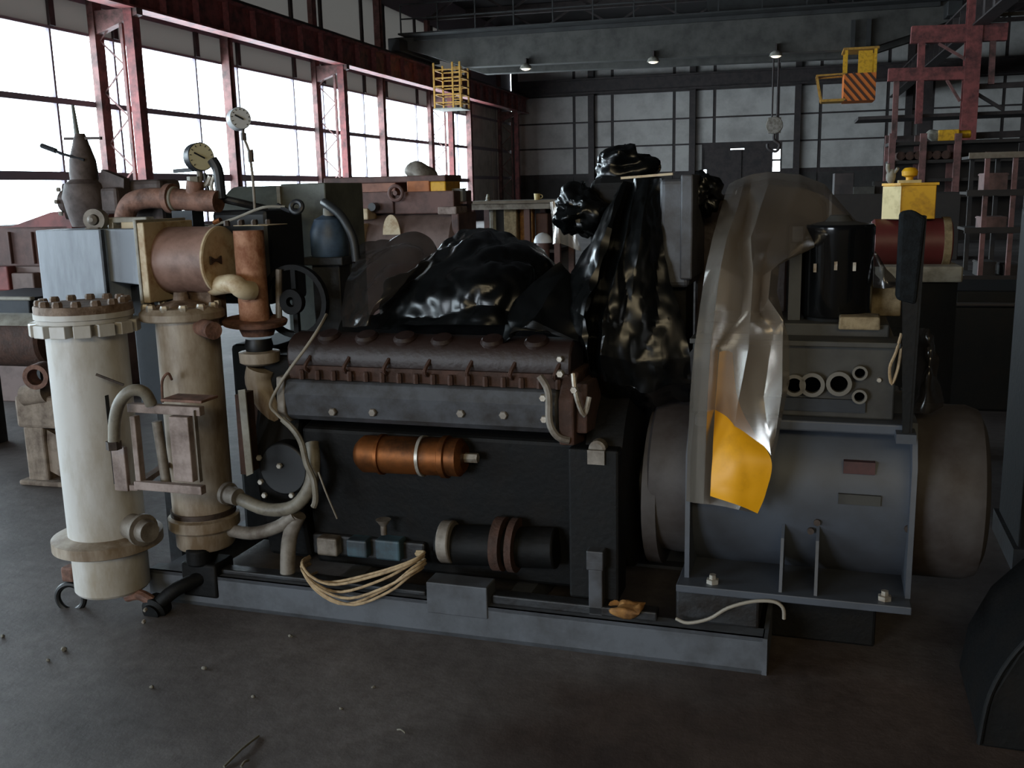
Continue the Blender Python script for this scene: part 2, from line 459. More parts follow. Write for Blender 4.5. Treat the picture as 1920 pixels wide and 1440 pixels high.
for p in posts[4:]:
    for (a, c) in ((.18, .8), (.86, 4.5), (4.56, 5.82)):
        if p < 52 and p > 15:
            light_panel(wall_left, p + a - (.13 if a < .2 else 0), p + c + (.16 if c > 5 else 0), 5.62, 6.3)
            light_panel(wall_left, p + a - (.13 if a < .2 else 0), p + c + (.16 if c > 5 else 0), 7.1, 9.4)
for (a, c) in ((52.5, 56.4), (56.5, 57.4), (57.6, 60.8)):
    for (z0, z1) in ((.9, 2.3), (2.4, 3.9), (4.0, 5.6), (5.66, 6.3)): panel(wall_left, a, c, z0, z1)
for i, p in enumerate(posts[:-1] + []):
    w = thing(f'window_{i + 1}', None, None, (X0 - .12, p, .9), FB, kind='structure')
    a, c = max(p + .14, Y0), p + 5.86
    cuts = [q for q in (a, p + .8, p + 4.5, c)]
    fr = MB()
    fr.box((X0 - .2, a, 3.86), (X0 - .04, c, 4.0)); fr.box((X0 - .2, a, 5.55), (X0 - .04, c, 5.62))
    bobj('frame', fr, 'mullion', w, smooth=0)
    for q in (p + .8, p + 4.5):
        bobj('mullion', MB().box((X0 - .16, q - .035, 2.28), (X0 - .06, q + .035, 5.55)), 'mullion', w, smooth=0)
        bobj('mullion', MB().box((X0 - .16, q - .05, .9), (X0 - .06, q + .05, 2.08)), 'mullion', w, smooth=0)
    for k in range(3):
        for (z0, z1) in ((.9, 2.08), (2.28, 3.86), (4.0, 5.55)):
            q0, q1 = cuts[k] + .03, cuts[k + 1] - .03
            if q1 <= q0: continue
            bobj('pane', MB().box((X0 - .115, q0, z0), (X0 - .109, q1, z1)), 'window_glass', w, smooth=0)
# columns: single posts in the wall, laced ones every 12 m that carry the crane rail
def wall_post(y, label):
    mb = MB().box((X0 - .05, y - .14, 0), (X0 + .22, y - .11, 9.5)).box((X0 - .05, y + .11, 0), (X0 + .22, y + .14, 9.5)).box((X0 + .06, y - .11, 0), (X0 + .1, y + .11, 9.5))
    bobj('wall_post', mb, 'steel_redbrown', base=(X0 + .08, y, 0), smooth=0, label=label, cat='column', group='single posts in the window wall')
for p, lab in ((28, 'slim steel wall post behind the white-dial gauge, between laced columns'), (40, 'slim steel wall post level with the overhead crane bridge'), (52, 'slim steel wall post at the window strip\'s far end')):
    wall_post(p, lab)
def laced(y, x0=X0 + .05, x1=-15.6, h=6.15, label='', mats=('steel_redbrown', 'steel_red'), group='laced crane columns along the window wall'):
    t = thing('laced_column', label, 'column', ((x0 + x1) / 2, y, 0), FB, group)
    bobj('chord', MB().box((x0 - .08, y - .17, 0), (x0 + .1, y + .17, 9.5)), mats[0], t, smooth=0)
    bobj('chord', MB().box((x1 - .12, y - .15, 0), (x1 + .12, y + .15, h)), mats[1], t, smooth=0)
    bobj('inner_angle', MB().box((x1 - .34, y - .04, 0), (x1 - .26, y + .04, h)), mats[0], t, smooth=0)
    z = .5; s = 1; n = 0
    while z < h - .6:
        xa, xb = (x0 + .1, x1 - .3) if s > 0 else (x1 - .3, x0 + .1)
        bobj('lacing_bar', MB().beam((xa, y, z), (xb, y, z + .62), .012, .04), mats[0], t, smooth=0); z += .62; s = -s
    bobj('bracket', MB().prism([(x0 + .1, y - .12, h - .55), (x1 + .25, y - .12, h - .15), (x1 + .25, y - .12, h), (x0 + .1, y - .12, h)], (0, .24, 0)), mats[0], t, smooth=0)
    return t
for y, lab in ((22, 'thick red laced column at the window wall, next to gate valve'), (34, 'red laced window-wall column standing behind the brown pump unit'), (46, 'red laced window-wall column just beyond the yellow cage'), (58, 'dark red laced column in the corner by the far wall')): laced(y, label=lab)

# crane runway girders with stiffeners
def runway(x, y0, y1, label, m1, side):
    t = thing('crane_girder', label, 'girder', (x, (y0 + y1) / 2, 6.15), FB)
    bobj('web', MB().box((x - .02, y0, 6.2), (x + .02, y1, 7.0)), m1, t, smooth=0)
    bobj('flange', MB().box((x - .22, y0, 6.15), (x + .22, y1, 6.2)), m1, t, smooth=0)
    bobj('flange', MB().box((x - .22, y0, 7.0), (x + .22, y1, 7.06)), m1, t, smooth=0)
    bobj('rail', MB().box((x - .05, y0, 7.06), (x + .05, y1, 7.2)), 'steel_dark', t, smooth=0)
    first = bobj('stiffener', MB().box((x - .2, y0 + .5, 6.2), (x + .2, y0 + .53, 7.0)), m1, t, smooth=0)
    clones('stiffener', first, t, [(0, 1.5 * k, 0) for k in range(1, int((y1 - y0 - 1) / 1.5))])
runway(-15.6, Y0 + .2, 60.2, 'long red riveted crane girder running above the windows', 'steel_red', 1)
runway(5.4, 6.0, 60.2, 'dark crane girder on the hall\'s middle row of columns', 'steel_dark', -1)

# back wall with panels between dark girts, door in the middle
dx0, dx1, dz = -4.95, -.55, 3.72
wb = MB()
wb.box((X0, Y1, 0), (dx0, Y1 + .25, ZR)); wb.box((dx1, Y1, 0), (XR, Y1 + .25, ZR)); wb.box((dx0, Y1, dz), (dx1, Y1 + .25, ZR))
wall_back = struct('wall_back', wb, 'steel_dark', smooth=0)
xs = []
for c in (-17.6, -11.65, -5.6, .35, 6.3, 12.25, 18.2, 24.2):
    xs += [c - 1.1, c + .0, c + 1.25]
xs = [q for q in xs if q > -16.5]
zs = [(.3, 2.25), (2.5, 4.0), (4.1, 5.5), (5.6, 7.1), (8.1, 10.4)]
for i in range(len(xs) - 1):
    for (z0, z1) in zs:
        a, c = xs[i] + .09, xs[i + 1] - .09
        if z0 < dz and c > dx0 and a < dx1:
            if a < dx0 and z1 < dz + .5: c = min(c, dx0 - .1)
            elif c > dx1 and z1 < dz + .5: a = max(a, dx1 + .1)
            else: continue
            if c - a < .3: continue
        bobj('panel', MB().box((a, Y1 - .05, z0), (c, Y1 + .01, z1)), 'cladding_back' if z0 > 1 else 'cladding_dark', wall_back, smooth=0)
door = thing('door_1', None, None, ((dx0 + dx1) / 2, Y1, 0), FB, kind='structure')
bobj('leaf', MB().box((dx0 + .18, Y1 + .06, 0), (-2.75, Y1 + .14, dz - .06)), 'steel_dark', door, smooth=0)
bobj('leaf', MB().box((-2.8, Y1 + .14, 0), (dx1 - .42, Y1 + .2, dz - .06)), 'steel_dark', door, smooth=0)
bobj('filler', MB().box((dx0, Y1 + .05, 2.55), (dx0 + .2, Y1 + .15, dz)), 'steel_dark', door, smooth=0)
bobj('filler', MB().box((dx0, Y1 + .05, 0), (dx0 + .2, Y1 + .15, 1.8)), 'steel_dark', door, smooth=0)
bobj('filler', MB().box((dx0 + .2, Y1 + .04, dz - .12), (-3.4, Y1 + .15, dz)), 'steel_dark', door, smooth=0)
bobj('filler', MB().box((-2.6, Y1 + .04, dz - .12), (dx1, Y1 + .15, dz)), 'steel_dark', door, smooth=0)
bobj('filler', MB().box((dx1 - .45, Y1 + .04, 2.93), (dx1, Y1 + .15, 3.05)), 'steel_dark', door, smooth=0)
bobj('filler', MB().box((dx1 - .45, Y1 + .04, 0), (dx1, Y1 + .15, 2.35)), 'steel_dark', door, smooth=0)
for c in (-11.65, -5.6, .35, 6.3, 12.25):
    mb = MB().box((c - .18, Y1 - .42, 0), (c + .18, Y1 - .38, 9.6)).box((c - .18, Y1 - .1, 0), (c + .18, Y1 - .06, 9.6)).box((c - .03, Y1 - .38, 0), (c + .03, Y1 - .1, 9.6))
    bobj('back_wall_column', mb, 'steel_dark', base=(c, Y1 - .24, 0), smooth=0, label='dark steel column standing against the far panelled wall', cat='column', group='columns of the far wall')
mb = MB().box((-16.3, Y1 - .8, 7.15), (20, Y1 - .44, 7.25)).box((-16.3, Y1 - .64, 7.25), (20, Y1 - .6, 7.95)).box((-16.3, Y1 - .8, 7.95), (20, Y1 - .44, 8.05))
bobj('wind_girder', mb, 'steel_dark', base=(0, Y1 - .6, 7.15), smooth=0, label='dark horizontal steel girder across the far wall', cat='girder')

# wall behind the camera with the open gate that lets daylight in
wr = MB().box((X0, Y0 - .25, 0), (-9.5, Y0, ZR)).box((-4.5, Y0 - .25, 0), (XR, Y0, 5.1)).box((-4.5, Y0 - .25, 6.9), (XR, Y0, ZR)).box((-4.5, Y0 - .25, 5.1), (-2, Y0, 6.9)).box((7, Y0 - .25, 5.1), (XR, Y0, 6.9)).box((-9.5, Y0 - .25, 3.5), (-4.5, Y0, ZR))
struct('wall_rear', wr, 'cladding_dark', smooth=0)

wr2 = None
for k in range(3):  # unseen high windows added for warm light from behind the camera
    w = thing(f'window_{20 + k}', None, None, (-2 + 3 * k, Y0 - .12, 5.1), FB, kind='structure')
    bobj('pane', MB().box((-2 + 3 * k + .05, Y0 - .13, 5.12), (1 + 3 * k - .05, Y0 - .12, 6.88)), 'warm_tint_glass', w, smooth=0)
    bobj('mullion', MB().box((-2 + 3 * k - .04, Y0 - .18, 5.1), (-2 + 3 * k + .04, Y0 - .06, 6.9)), 'mullion', w, smooth=0)
# roof trusses
def truss(y, lab):
    t = thing('roof_truss', lab, 'truss', (0, y, 9.3), FB, 'roof trusses')
    bobj('bottom_chord', MB().box((X0 + .1, y - .1, 9.5), (XR - .1, y + .1, 9.7)), 'steel_dark', t, smooth=0)
    bobj('top_chord', MB().box((X0 + .1, y - .1, 10.75), (XR - .1, y + .1, 10.97)), 'steel_dark', t, smooth=0)
    x = X0 + .3; s = 1
    while x < XR - 2:
        z0, z1 = (9.65, 10.8) if s > 0 else (10.8, 9.65)
        bobj('web_bar', MB().beam((x, y, z0), (x + 1.9, y, z1), .08, .1), 'steel_dark', t, smooth=0); x += 1.9; s = -s
for y, lab in ((46, 'dark steel roof truss just beyond the crane bridge'), (52, 'dark steel roof truss between the two other trusses'), (58, 'dark steel roof truss closest to the far panelled wall')): truss(y, lab)

# ---- overhead travelling crane at y = 40
cr = thing('overhead_crane', 'big grey overhead travelling crane bridge spanning the hall', 'crane', (-5, 40, 7.2), FB)
YC = 40.0
prof = [(-15.9, 7.55), (-14.7, 7.2), (-12.9, 6.58), (2.6, 6.4), (4.4, 6.9), (5.7, 7.3), (5.7, 7.9), (-15.9, 7.9)]
bobj('main_girder', MB().prism([(x, YC, z) for x, z in prof], (0, .55, 0)), 'crane_grey', cr, smooth=0)
bobj('main_girder', MB().prism([(x, YC + 2.6, z) for x, z in prof], (0, .55, 0)), 'crane_grey', cr, smooth=0)
for x in (-15.6, 5.4):
    bobj('end_carriage', MB().box((x - .25, YC - .9, 7.25), (x + .25, YC + 4, 7.75)), 'crane_dark', cr, bevel=.03)
    for yy in (YC - .5, YC + 3.6):
        bobj('wheel', MB().cyl((x - .08, yy, 7.42), (x + .08, yy, 7.42), .22, n=20), 'crane_dark', cr)
bobj('walkway', MB().box((-15.4, YC - .9, 7.86), (5.2, YC, 7.92)), 'crane_dark', cr, smooth=0)
for k in range(14):
    bobj('railing_post', MB().box((-15.3 + k * 1.57, YC - .88, 7.92), (-15.25 + k * 1.57, YC - .83, 9.0)), 'crane_dark', cr, smooth=0)
for z in (8.45, 9.0):
    bobj('rail', MB().box((-15.3, YC - .88, z - .025), (5.15, YC - .83, z + .025)), 'crane_dark', cr, smooth=0)
tr = bobj('trolley', MB().box((-3.2, YC - .1, 8.0), (1.2, YC + 3.2, 8.9)), 'crane_dark', cr, bevel=.05)
bobj('hoist_drum', MB().cyl((-2.6, YC + 1.5, 9.1), (.8, YC + 1.5, 9.1), .35), 'crane_dark', tr)
bobj('cable_festoon', MB().box((-15, YC - .2, 7.7), (5, YC - .05, 7.85)), 'crane_dark', cr, smooth=0)
hp = b(1452, 235, YC + 1.5)
hk = thing('crane_hook', 'dark crane hook block hanging on ropes in front of far wall', 'hook', hp, FB)
for s in (-1, 1):
    bobj('rope', MB().cyl((hp.x + s * .1, hp.y, hp.z), (hp.x + s * .1, hp.y, 8.0), .035, n=8), 'steel_dark', hk)
bobj('hook_block', MB().box((hp.x - .25, hp.y - .12, hp.z - .3), (hp.x + .25, hp.y + .12, hp.z + .3)).cyl((hp.x, hp.y - .15, hp.z), (hp.x, hp.y + .15, hp.z), .33), 'dusty_steel', hk, bevel=.02)
bobj('hook', MB().tube([(hp.x, hp.y, hp.z - .3), (hp.x, hp.y, hp.z - .55), (hp.x + .22, hp.y, hp.z - .75), (hp.x + .1, hp.y, hp.z - 1.0), (hp.x - .2, hp.y, hp.z - .9), (hp.x - .25, hp.y, hp.z - .7)], .06), 'steel_dark', hk)
for i, (px, py) in enumerate(((986, 125), (1225, 112), (1455, 101))):
    q = b(px, py, YC - .3); 
    l = thing('crane_lamp', ('pale lamp under the crane bridge, between yellow cage and middle lamp', 'pale lamp under crane bridge, the middle one of three', 'pale lamp under the crane bridge at the hook\'s ropes')[i], 'lamp', q, FB, 'lamps under the crane bridge')
    bobj('bracket', MB().box((q.x - .03, q.y - .03, q.z + .1), (q.x + .03, q.y + .32, 6.75)), 'steel_dark', l, smooth=0)
    bobj('shade', MB().lathe((q.x, q.y, q.z + .12), (0, 0, -1), [(0, .08), (.08, .2), (.2, .25)], 16), 'pale_grey', l)
    bobj('lamp_glass', MB().sph((q.x, q.y, q.z - .06), (.2, .2, .09), 14, 8), 'lamp_glass', l)

# yellow ladder cage under the crane's left end
a, c = b(813, 130, YC - .4), b(864, 201, YC - .4)
lc = thing('inspection_cage', 'yellow open steel cage hanging under crane bridge by the windows', 'cage', ((a.x + c.x) / 2, YC, c.z), FB)
x0, x1, z0, z1 = a.x, c.x, c.z, a.z + .25
y0, y1 = YC - .4, YC + .7
for x in (x0, x1, x0 + (x1 - x0) * .72):
    for y in (y0, y1):
        bobj('post', MB().box((x - .035, y - .035, z0), (x + .035, y + .035, z1)), 'cage_yellow', lc, smooth=0)
for k in range(5):
    z = z0 + (z1 - z0) * (.12 + .18 * k)
    for y in (y0, y1):
        bobj('rail', MB().box((x0, y - .025, z - .025), (x1, y + .025, z + .025)), 'cage_yellow', lc, smooth=0)
    for x in (x0, x1): bobj('rail', MB().box((x - .025, y0, z - .025), (x + .025, y1, z + .025)), 'cage_yellow', lc, smooth=0)
for k in range(9):
    z = z0 + (z1 - z0) * (.08 + .1 * k)
    bobj('rung', MB().box((x0 + (x1 - x0) * .72, y0 - .02, z - .02), (x1, y0 + .02, z + .02)), 'cage_yellow', lc, smooth=0)
bobj('floor_plate', MB().box((x0 - .05, y0 - .05, z0 - .05), (x1 + .05, y1 + .05, z0)), 'pale_grey', lc, smooth=0)

# operator's cab with warning stripes
a, c = b(1585, 90, YC - .9), b(1641, 187, YC - .9)
cb = thing('crane_cab', 'yellow crane operator cab with orange and dark warning stripes', 'cab', ((a.x + c.x) / 2, YC, c.z), FB)
x0, x1, z0, z1 = a.x, c.x, c.z, a.z
zm = z0 + (z1 - z0) * .52; y0, y1 = YC - .9, YC + .5
bobj('lower_body', MB().box((x0, y0, z0), (x1, y1, zm)), 'stripe_orange', cb, smooth=0)
W, H = x1 - x0, zm - z0
for k in range(-4, 6):      # slanted dark stripes, clipped to the panel
    pts = []
    for (sx, w) in ((k * .26, 0), (k * .26 + .11, 0)): pts.append(sx)
    poly = []
    def clipx(s0, z): return s0 + (H - (z - z0)) * .85
    za = []
    for s0 in pts:
        lo = max(z0, z0 + H - (W - s0) / .85); hi = min(zm, z0 + H + s0 / .85)
        za.append((s0, lo, hi))
    if all(h - l > .03 for _, l, h in za):
        (s0, l0, h0), (s1, l1, h1) = za
        poly = [(x0 + clipx(s0, l0), l0), (x0 + clipx(s1, l1), l1), (x0 + clipx(s1, h1), h1), (x0 + clipx(s0, h0), h0)]
        bobj('warning_stripe', MB().prism([(x, y0 - .012, z) for x, z in poly], (0, .012, 0)), 'stripe_dark', cb, smooth=0)
for x in (x0 + .05, x1 - .05):
    for y in (y0 + .05, y1 - .05):
        bobj('post', MB().box((x - .05, y - .05, zm), (x + .05, y + .05, z1)), 'yellow_paint', cb, smooth=0)
bobj('front_plate', MB().box((x0 + W * .42, y0, zm), (x0 + W * .86, y0 + .04, z1 - .12)), 'yellow_paint', cb, smooth=0)
bobj('roof', MB().box((x0 - .06, y0 - .06, z1 - .08), (x1 + .06, y1 + .06, z1)), 'cage_yellow', cb, smooth=0)
bobj('hanger', MB().box((x0 + .2, YC - .3, z1), (x0 + .35, YC - .1, 7.4)).box((x1 - .35, YC - .3, z1), (x1 - .2, YC - .1, 7.4)), 'crane_dark', cb, smooth=0)
bobj('seat', MB().box((x0 + .35, YC - .4, zm), (x0 + .75, YC, zm + .1)), 'steel_dark', cb, bevel=.02)
p1, p2, p3, p4 = b(1532, 142, y0), b(1585, 138, y0), b(1540, 188, y0), b(1585, 186, y0)
pf = MB()
for (s, e) in ((p1, p2), (p1, p3), (p3, p4)): pf.beam(s, e, .06, .06); 
for (s, e) in ((p1, p2), (p1, p3), (p3, p4)): pf.beam(s + V((0, 1.0, 0)), e + V((0, 1.0, 0)), .06, .06)
for s in (p1, p3): pf.beam(s, s + V((0, 1.0, 0)), .06, .06)
bobj('side_balcony', pf, 'cage_yellow', cb, smooth=0)
bobj('balcony_floor', MB().box((p3.x, y0, p3.z - .06), (p4.x, y0 + 1.0, p3.z - .02)), 'cage_yellow', cb, smooth=0)

# ---- middle row: red column with platform frames (right)
YM = 34.0
q0 = b(1817, 200, YM)
mc = thing('platform_column', 'tall red steel column carrying crane access platforms at right', 'column', (q0.x, YM, 0), FB)
bobj('post', MB().box((q0.x - .22, YM - .2, 0), (q0.x + .22, YM - .16, 9.5)).box((q0.x - .22, YM + .16, 0), (q0.x + .22, YM + .2, 9.5)).box((q0.x - .03, YM - .16, 0), (q0.x + .03, YM + .16, 9.5)), 'steel_red', mc, smooth=0)
def pb(p, q, w=.2, h=.2, name='beam', m='steel_red', dy=0., dp=0.):
    a, c = b(p[0], p[1], YM + dy), b(q[0], q[1], YM + dy)
    bobj(name, MB().beam(a, c, w, h), m, mc, smooth=0)
pb((1708, 66), (1888, 60), .3, .5)
pb((1665, 141), (1820, 137), .3, .38)
pb((1728, 80), (1722, 232), .2, .22, 'platform_post')
pb((1681, 152), (1676, 262), .16, .16, 'platform_post', 'steel_redbrown')
pb((1862, 72), (1858, 158), .16, .16, 'platform_post', 'steel_redbrown')
pb((1760, 82), (1812, 112), .08, .08, 'brace', 'steel_redbrown')
pb((1775, 150), (1800, 190), .08, .08, 'brace', 'steel_redbrown')
pb((1825, 172), (1880, 205), .1, .1, 'brace', 'steel_dark')
pb((1822, 163), (1925, 158), .16, .16, 'beam', 'steel_dark', .3)
pb((1835, 30), (1930, 24), .12, .1, 'rail', 'pipe_pale', .3)
pb((1665, 262), (1930, 250), .16, .2, 'beam', 'steel_dark', .4)
bobj('platform_deck', MB().box((q0.x - 3.2, YM + .2, 3.55), (q0.x + 3.6, YM + 2.2, 3.65)), 'steel_dark', mc, smooth=0)
for y in (22 + 24,): pass
t = thing('middle_column', 'dark steel column under the middle crane girder', 'column', (5.4, 46, 0), FB)
bobj('post', MB().box((5.15, 45.8, 0), (5.65, 45.84, 6.15)).box((5.15, 46.16, 0), (5.65, 46.2, 6.15)).box((5.36, 45.84, 0), (5.44, 46.16, 6.15)), 'steel_dark', t, smooth=0)
bobj('cap_plate', MB().box((5.1, 45.75, 6.1), (5.7, 46.25, 6.15)), 'steel_dark', t, smooth=0)
# ================================================================== THE GENERATING SET (machine frame)
UX, VX, WX = V((1, 0, 0)), V((0, 1, 0)), V((0, 0, 1))
# ---- skid
sk = thing('engine_skid', 'long grey channel-steel skid under the diesel engine', 'skid', (-1.2, .45, 0))
def channel(v, s, u0=-2.42, u1=0.0, h=.13):
    mb = MB().box((u0, v, 0), (u1, v + s * .012, h)).box((u0, v, h - .014), (u1, v + s * .075, h)).box((u0, v, 0), (u1, v + s * .075, .014))
    return obj('channel_beam', mb, 'skid_grey', sk, smooth=0)
channel(0, 1); channel(.92, -1)
for u in (-2.36, -1.6, -.9, -.1):
    obj('cross_member', MB().box((u - .04, .013, .02), (u + .04, .907, .116)), 'skid_grey', sk, smooth=0)
obj('bracket_plate', MB().box((-1.2, -.006, .085), (-.965, .09, .205)), 'skid_grey', sk, smooth=0, bevel=.004)
obj('inner_rail', MB().box((-.96, .03, .13), (-.36, .09, .165)), 'dark_steel', sk, smooth=0, bevel=.006)
obj('inner_rail', MB().box((-2.2, .03, .13), (-1.22, .09, .15)), 'dark_steel', sk, smooth=0, bevel=.006)
obj('mount_block', MB().box((-.3, .06, .13), (-.02, .82, .262)), 'dark_steel', sk, smooth=0, bevel=.01)
obj('sub_base', MB().box((-.3, .3, 0), (.36, .8, .262)), 'black_steel', sk, smooth=0, bevel=.01)
obj('end_plate', MB().box((-.004, -.004, 0), (.012, .4, .13)), 'skid_grey', sk, smooth=0)
obj('foot_post', MB().box((-.6, .03, .13), (-.55, .1, .3)).box((-.605, .02, .3), (-.545, .11, .37)), 'engine_grey', sk, smooth=0, bevel=.004)

# ---- diesel engine
en = thing('diesel_engine', 'dark vee diesel engine with brown rocker cover on the grey skid', 'engine', (-1.2, .45, .13))
cv, cw = .46, .5
prof = [(.2, .15), (.72, .15), (.76, .5), (.78, .72), (.5, .78), (.42, .78), (.14, .72), (.16, .5)]
obj('crankcase', MB().prism([(-1.76, v, w) for v, w in prof], (1.12, 0, 0)), 'black_steel', en, smooth=0, bevel=.015)
obj('sump', MB().prism([(-1.7, v, w) for v, w in [(.28, .131), (.64, .131), (.74, .34), (.18, .34)]], (1.0, 0, 0)), 'black_steel', en, smooth=0, bevel=.01)
# front bank: grey water jacket, rusty joint, brown cover
w0, w1 = .772, .925
jk = obj('water_jacket', MB().prism([(-1.765, v, w) for v, w in [(.05, w0 + .02), (.07, w0), (.28, w0 - .03), (.3, w1), (.06, w1), (.035, w1 - .05)]], (1.06, 0, 0)), 'engine_grey', en, smooth=25, bevel=.01)
bolts(jk, [g(px, py, .045) for px, py in ((625, 772), (700, 773), (865, 775), (945, 778))], (0, -1, 0), .016, .014, 'dusty_steel')
obj('jacket_end', MB().prism([(-1.80, v, w) for v, w in [(.04, w0 + .03), (.08, w0 - .015), (.28, w0 - .03), (.3, w1 + .01), (.05, w1 + .01)]], (.035, 0, 0)), 'dusty_steel', en, smooth=0, bevel=.006)
obj('joint_band', MB().box((-1.76, .085, w1), (-.68, .3, w1 + .05)), 'rusty_brown', en, smooth=0).modifiers
stud = [V((-1.7 + k * .066, .07, w1 + .002)) for k in range(16)]
bolts(en, stud, (0, 0, 1), .011, .035, 'rusty_brown', 'stud')
stub = obj('injector_pipe', MB().tube([(-1.68, .085, w1 + .03), (-1.68, .06, w1 + .05), (-1.67, .09, w1 + .085)], .008, 6), 'rusty_brown', en)
clones('injector_pipe', stub, en, [(k * .16, 0, 0) for k in range(1, 7)])
# cover with rounded top
pr = [(.09, w1 + .045), (.085, w1 + .075)] + [(.185 - .1 * math.cos(t), w1 + .09 + .075 * math.sin(t)) for t in [math.pi * k / 8 for k in range(1, 8)]] + [(.285, w1 + .045)]
rc = obj('rocker_cover', MB().prism([(-1.77, v, w) for v, w in pr], (1.1, 0, 0)), 'engine_brown', en, smooth=50, bevel=.008)
for px, py in ((620, 632), (690, 634), (762, 636), (832, 640), (925, 642), (1008, 643)):
    q = g(px, py, .15)
    obj('inspection_cap', MB().lathe(q - V((0, 0, .02)), (0, -.35, 1), [(0, .045), (.03, .045), (.04, .035), (.043, .0)], 16, caps=False), 'engine_brown', rc)
q = g(1050, 673, .085); bolts(rc, [q], (0, -1, 0), .012, .012, 'bolt_steel')
# right end of the bank
obj('end_cover', MB().prism([(-.7, v, w) for v, w in [(.03, .74), (.28, .7), (.3, .98), (.1, .985), (.025, .9)]], (.055, 0, 0)), 'rusty_brown', en, smooth=0, bevel=.008)
ec = obj('end_flange', MB().prism([(-.645, v, w) for v, w in [(.05, .78), (.26, .76), (.28, .95), (.06, .95)]], (.04, 0, 0)), 'rusty_brown', en, smooth=0, bevel=.006)
obj('end_bracket', MB().tube([g(1012, 705, .02), g(1028, 735, .015), g(1030, 790, .015), g(1045, 818, .02), g(1068, 826, .03)], .013, 8), 'dusty_steel', en)
obj('drain_pipe', MB().tube([g(1075, 700, .03), g(1080, 740, .02), g(1095, 778, .03), g(1105, 745, .06)], .009, 8), 'bolt_steel', en)
bolts(en, [g(px, py, .03) for px, py in ((1020, 745), (1022, 785), (1052, 700), (1078, 730))], (0, -1, 0), .014, .02, 'bolt_steel')
# rear bank and timing case
obj('rear_bank', MB().prism([(-1.72, v, w) for v, w in [(.5, .7), (.88, .72), (.95, .98), (.86, 1.1), (.66, 1.08), (.56, .9)]], (1.05, 0, 0)), 'black_steel', en, smooth=0, bevel=.02)
obj('intake_manifold', MB().cyl((-1.7, .46, 1.02), (-.7, .46, 1.02), .1), 'black_steel', en)
obj('timing_case', MB().prism([(-1.98, v, w) for v, w in [(.2, .16), (.75, .16), (.85, .6), (.8, .98), (.25, .98), (.12, .6)]], (.2, 0, 0)), 'black_steel', en, smooth=0, bevel=.02)
pc = g(552, 565, .3)
obj('belt_pulley', MB().ring(pc + V((0, .02, 0)), (0, -1, 0), .125, .145, .03, 36).ring(pc, (0, -1, 0), .02, .05, .03, 20), 'black_steel', en)
obj('pulley_spoke', MB().beam(pc + V((0, .01, -.13)), pc + V((0, .01, .13)), .02, .02), 'black_steel', en, smooth=0)
obj('vertical_pipe', MB().cyl(g(523, 505, .28), g(523, 600, .28), .013, n=10), 'dusty_steel', en)
gb = g(530, 880, .08)
gc = obj('gear_cover', MB().cyl(gb + V((0, .12, 0)), gb, .105, n=28), 'rubber_black', en, bevel=.008)
bolts(gc, [g(px, py, .075) for px, py in ((487, 858), (525, 873), (490, 903), (497, 928), (548, 928))], (0, -1, 0), .012, .012, 'bolt_steel')
obj('dark_infill', MB().box(V((g(432, 700, .35).x, .36, .15)), V((-1.97, .82, 1.0))), 'black_steel', en, smooth=0, bevel=.02)  # black box added to darken the bright gap beside the engine
# flywheel housing
obj('flywheel_housing', MB().lathe((-.66, cv, .55), UX, [(0, .3), (.03, .37), (.16, .37), (.18, .33)], 40), 'black_steel', en)
hp_ = g(1117, 845, .06)
obj('hatch_plate', MB().lathe(hp_ + V((0, .06, 0)), (0, -1, 0), [(0, .03), (.04, .03), (.045, .02)], 16).box(hp_ + V((-.03, 0, -.05)), hp_ + V((.03, .05, 0))), 'dusty_steel', en, smooth=0)
obj('rear_support', MB().box((-.68, .07, .17), (-.5, .2, .72)), 'black_steel', en, bevel=.01, smooth=0)
# brass oil cooler
oa, ob = g(672, 850, .1), g(872, 858, .1); r = .07
oc = obj('oil_cooler', MB().lathe(oa, ob - oa, [(0, .045), (.015, .06), (.03, r), (.34, r), (.345, r + .008), (.365, r + .008), (.37, r), (.41, r), (.42, r - .01), ((ob - oa).length, r - .02)], 32), 'brass', en)
od = (ob - oa).normalized()
obj('plug', MB().cyl(ob, ob + od * .05, .018, n=6), 'bolt_steel', oc, smooth=0)
for px in (718, 794):
    q = g(px, 855, .1)
    obj('clamp', MB().ring(V((q.x - .006, oa.y, oa.z + (q.x - oa.x) * od.z)), od, r - .002, r + .006, .012), 'bolt_steel' if px > 750 else 'brass', oc)
# fuel pump row
fp = obj('fuel_pump', MB().box(g(585, 1000, .16), V((g(795, 1000, .16).x, .3, .2))), 'dark_steel', en, smooth=0, bevel=.01)
for (p0, p1, mm) in (((592, 1008), (632, 1045), 'dusty_steel'), ((648, 1012), (688, 1048), 'pump_blue'), ((702, 1012), (750, 1054), 'pump_blue')):
    a, c = g(p0[0], p0[1], .12), g(p1[0], p1[1], .12)
    obj('pump_element', MB().box(a, c + V((0, .1, 0))), mm, en, smooth=0, bevel=.008)
obj('funnel', MB().lathe(g(720, 1002, .12), WX, [(0, .012), (.035, .012), (.06, .03)], 16), 'dusty_steel', en)
obj('starter_motor', MB().cyl(g(825, 1020, .14), g(1045, 1028, .14), .075), 'black_steel', en, bevel=.008)
obj('starter_collar', MB().cyl(g(830, 1015, .12), g(852, 1016, .12), .08), 'dusty_steel', en, bevel=.006)
q = g(945, 1020, .12)
obj('rusty_clamp', MB().ring(q - V((.03, 0, 0)), UX, .06, .1, .035, 24).ring(q + V((.03, 0, 0)), UX, .06, .1, .025, 24), 'rusty_brown', en)
# coupling shaft towards generator
obj('coupling', MB().cyl((-.48, cv, .5), (-.3, cv, .5), .12), 'dark_steel', en)
obj('coupling_ring', MB().ring((-.44, cv, .5), UX, .1, .3, .05), 'gen_end', en)

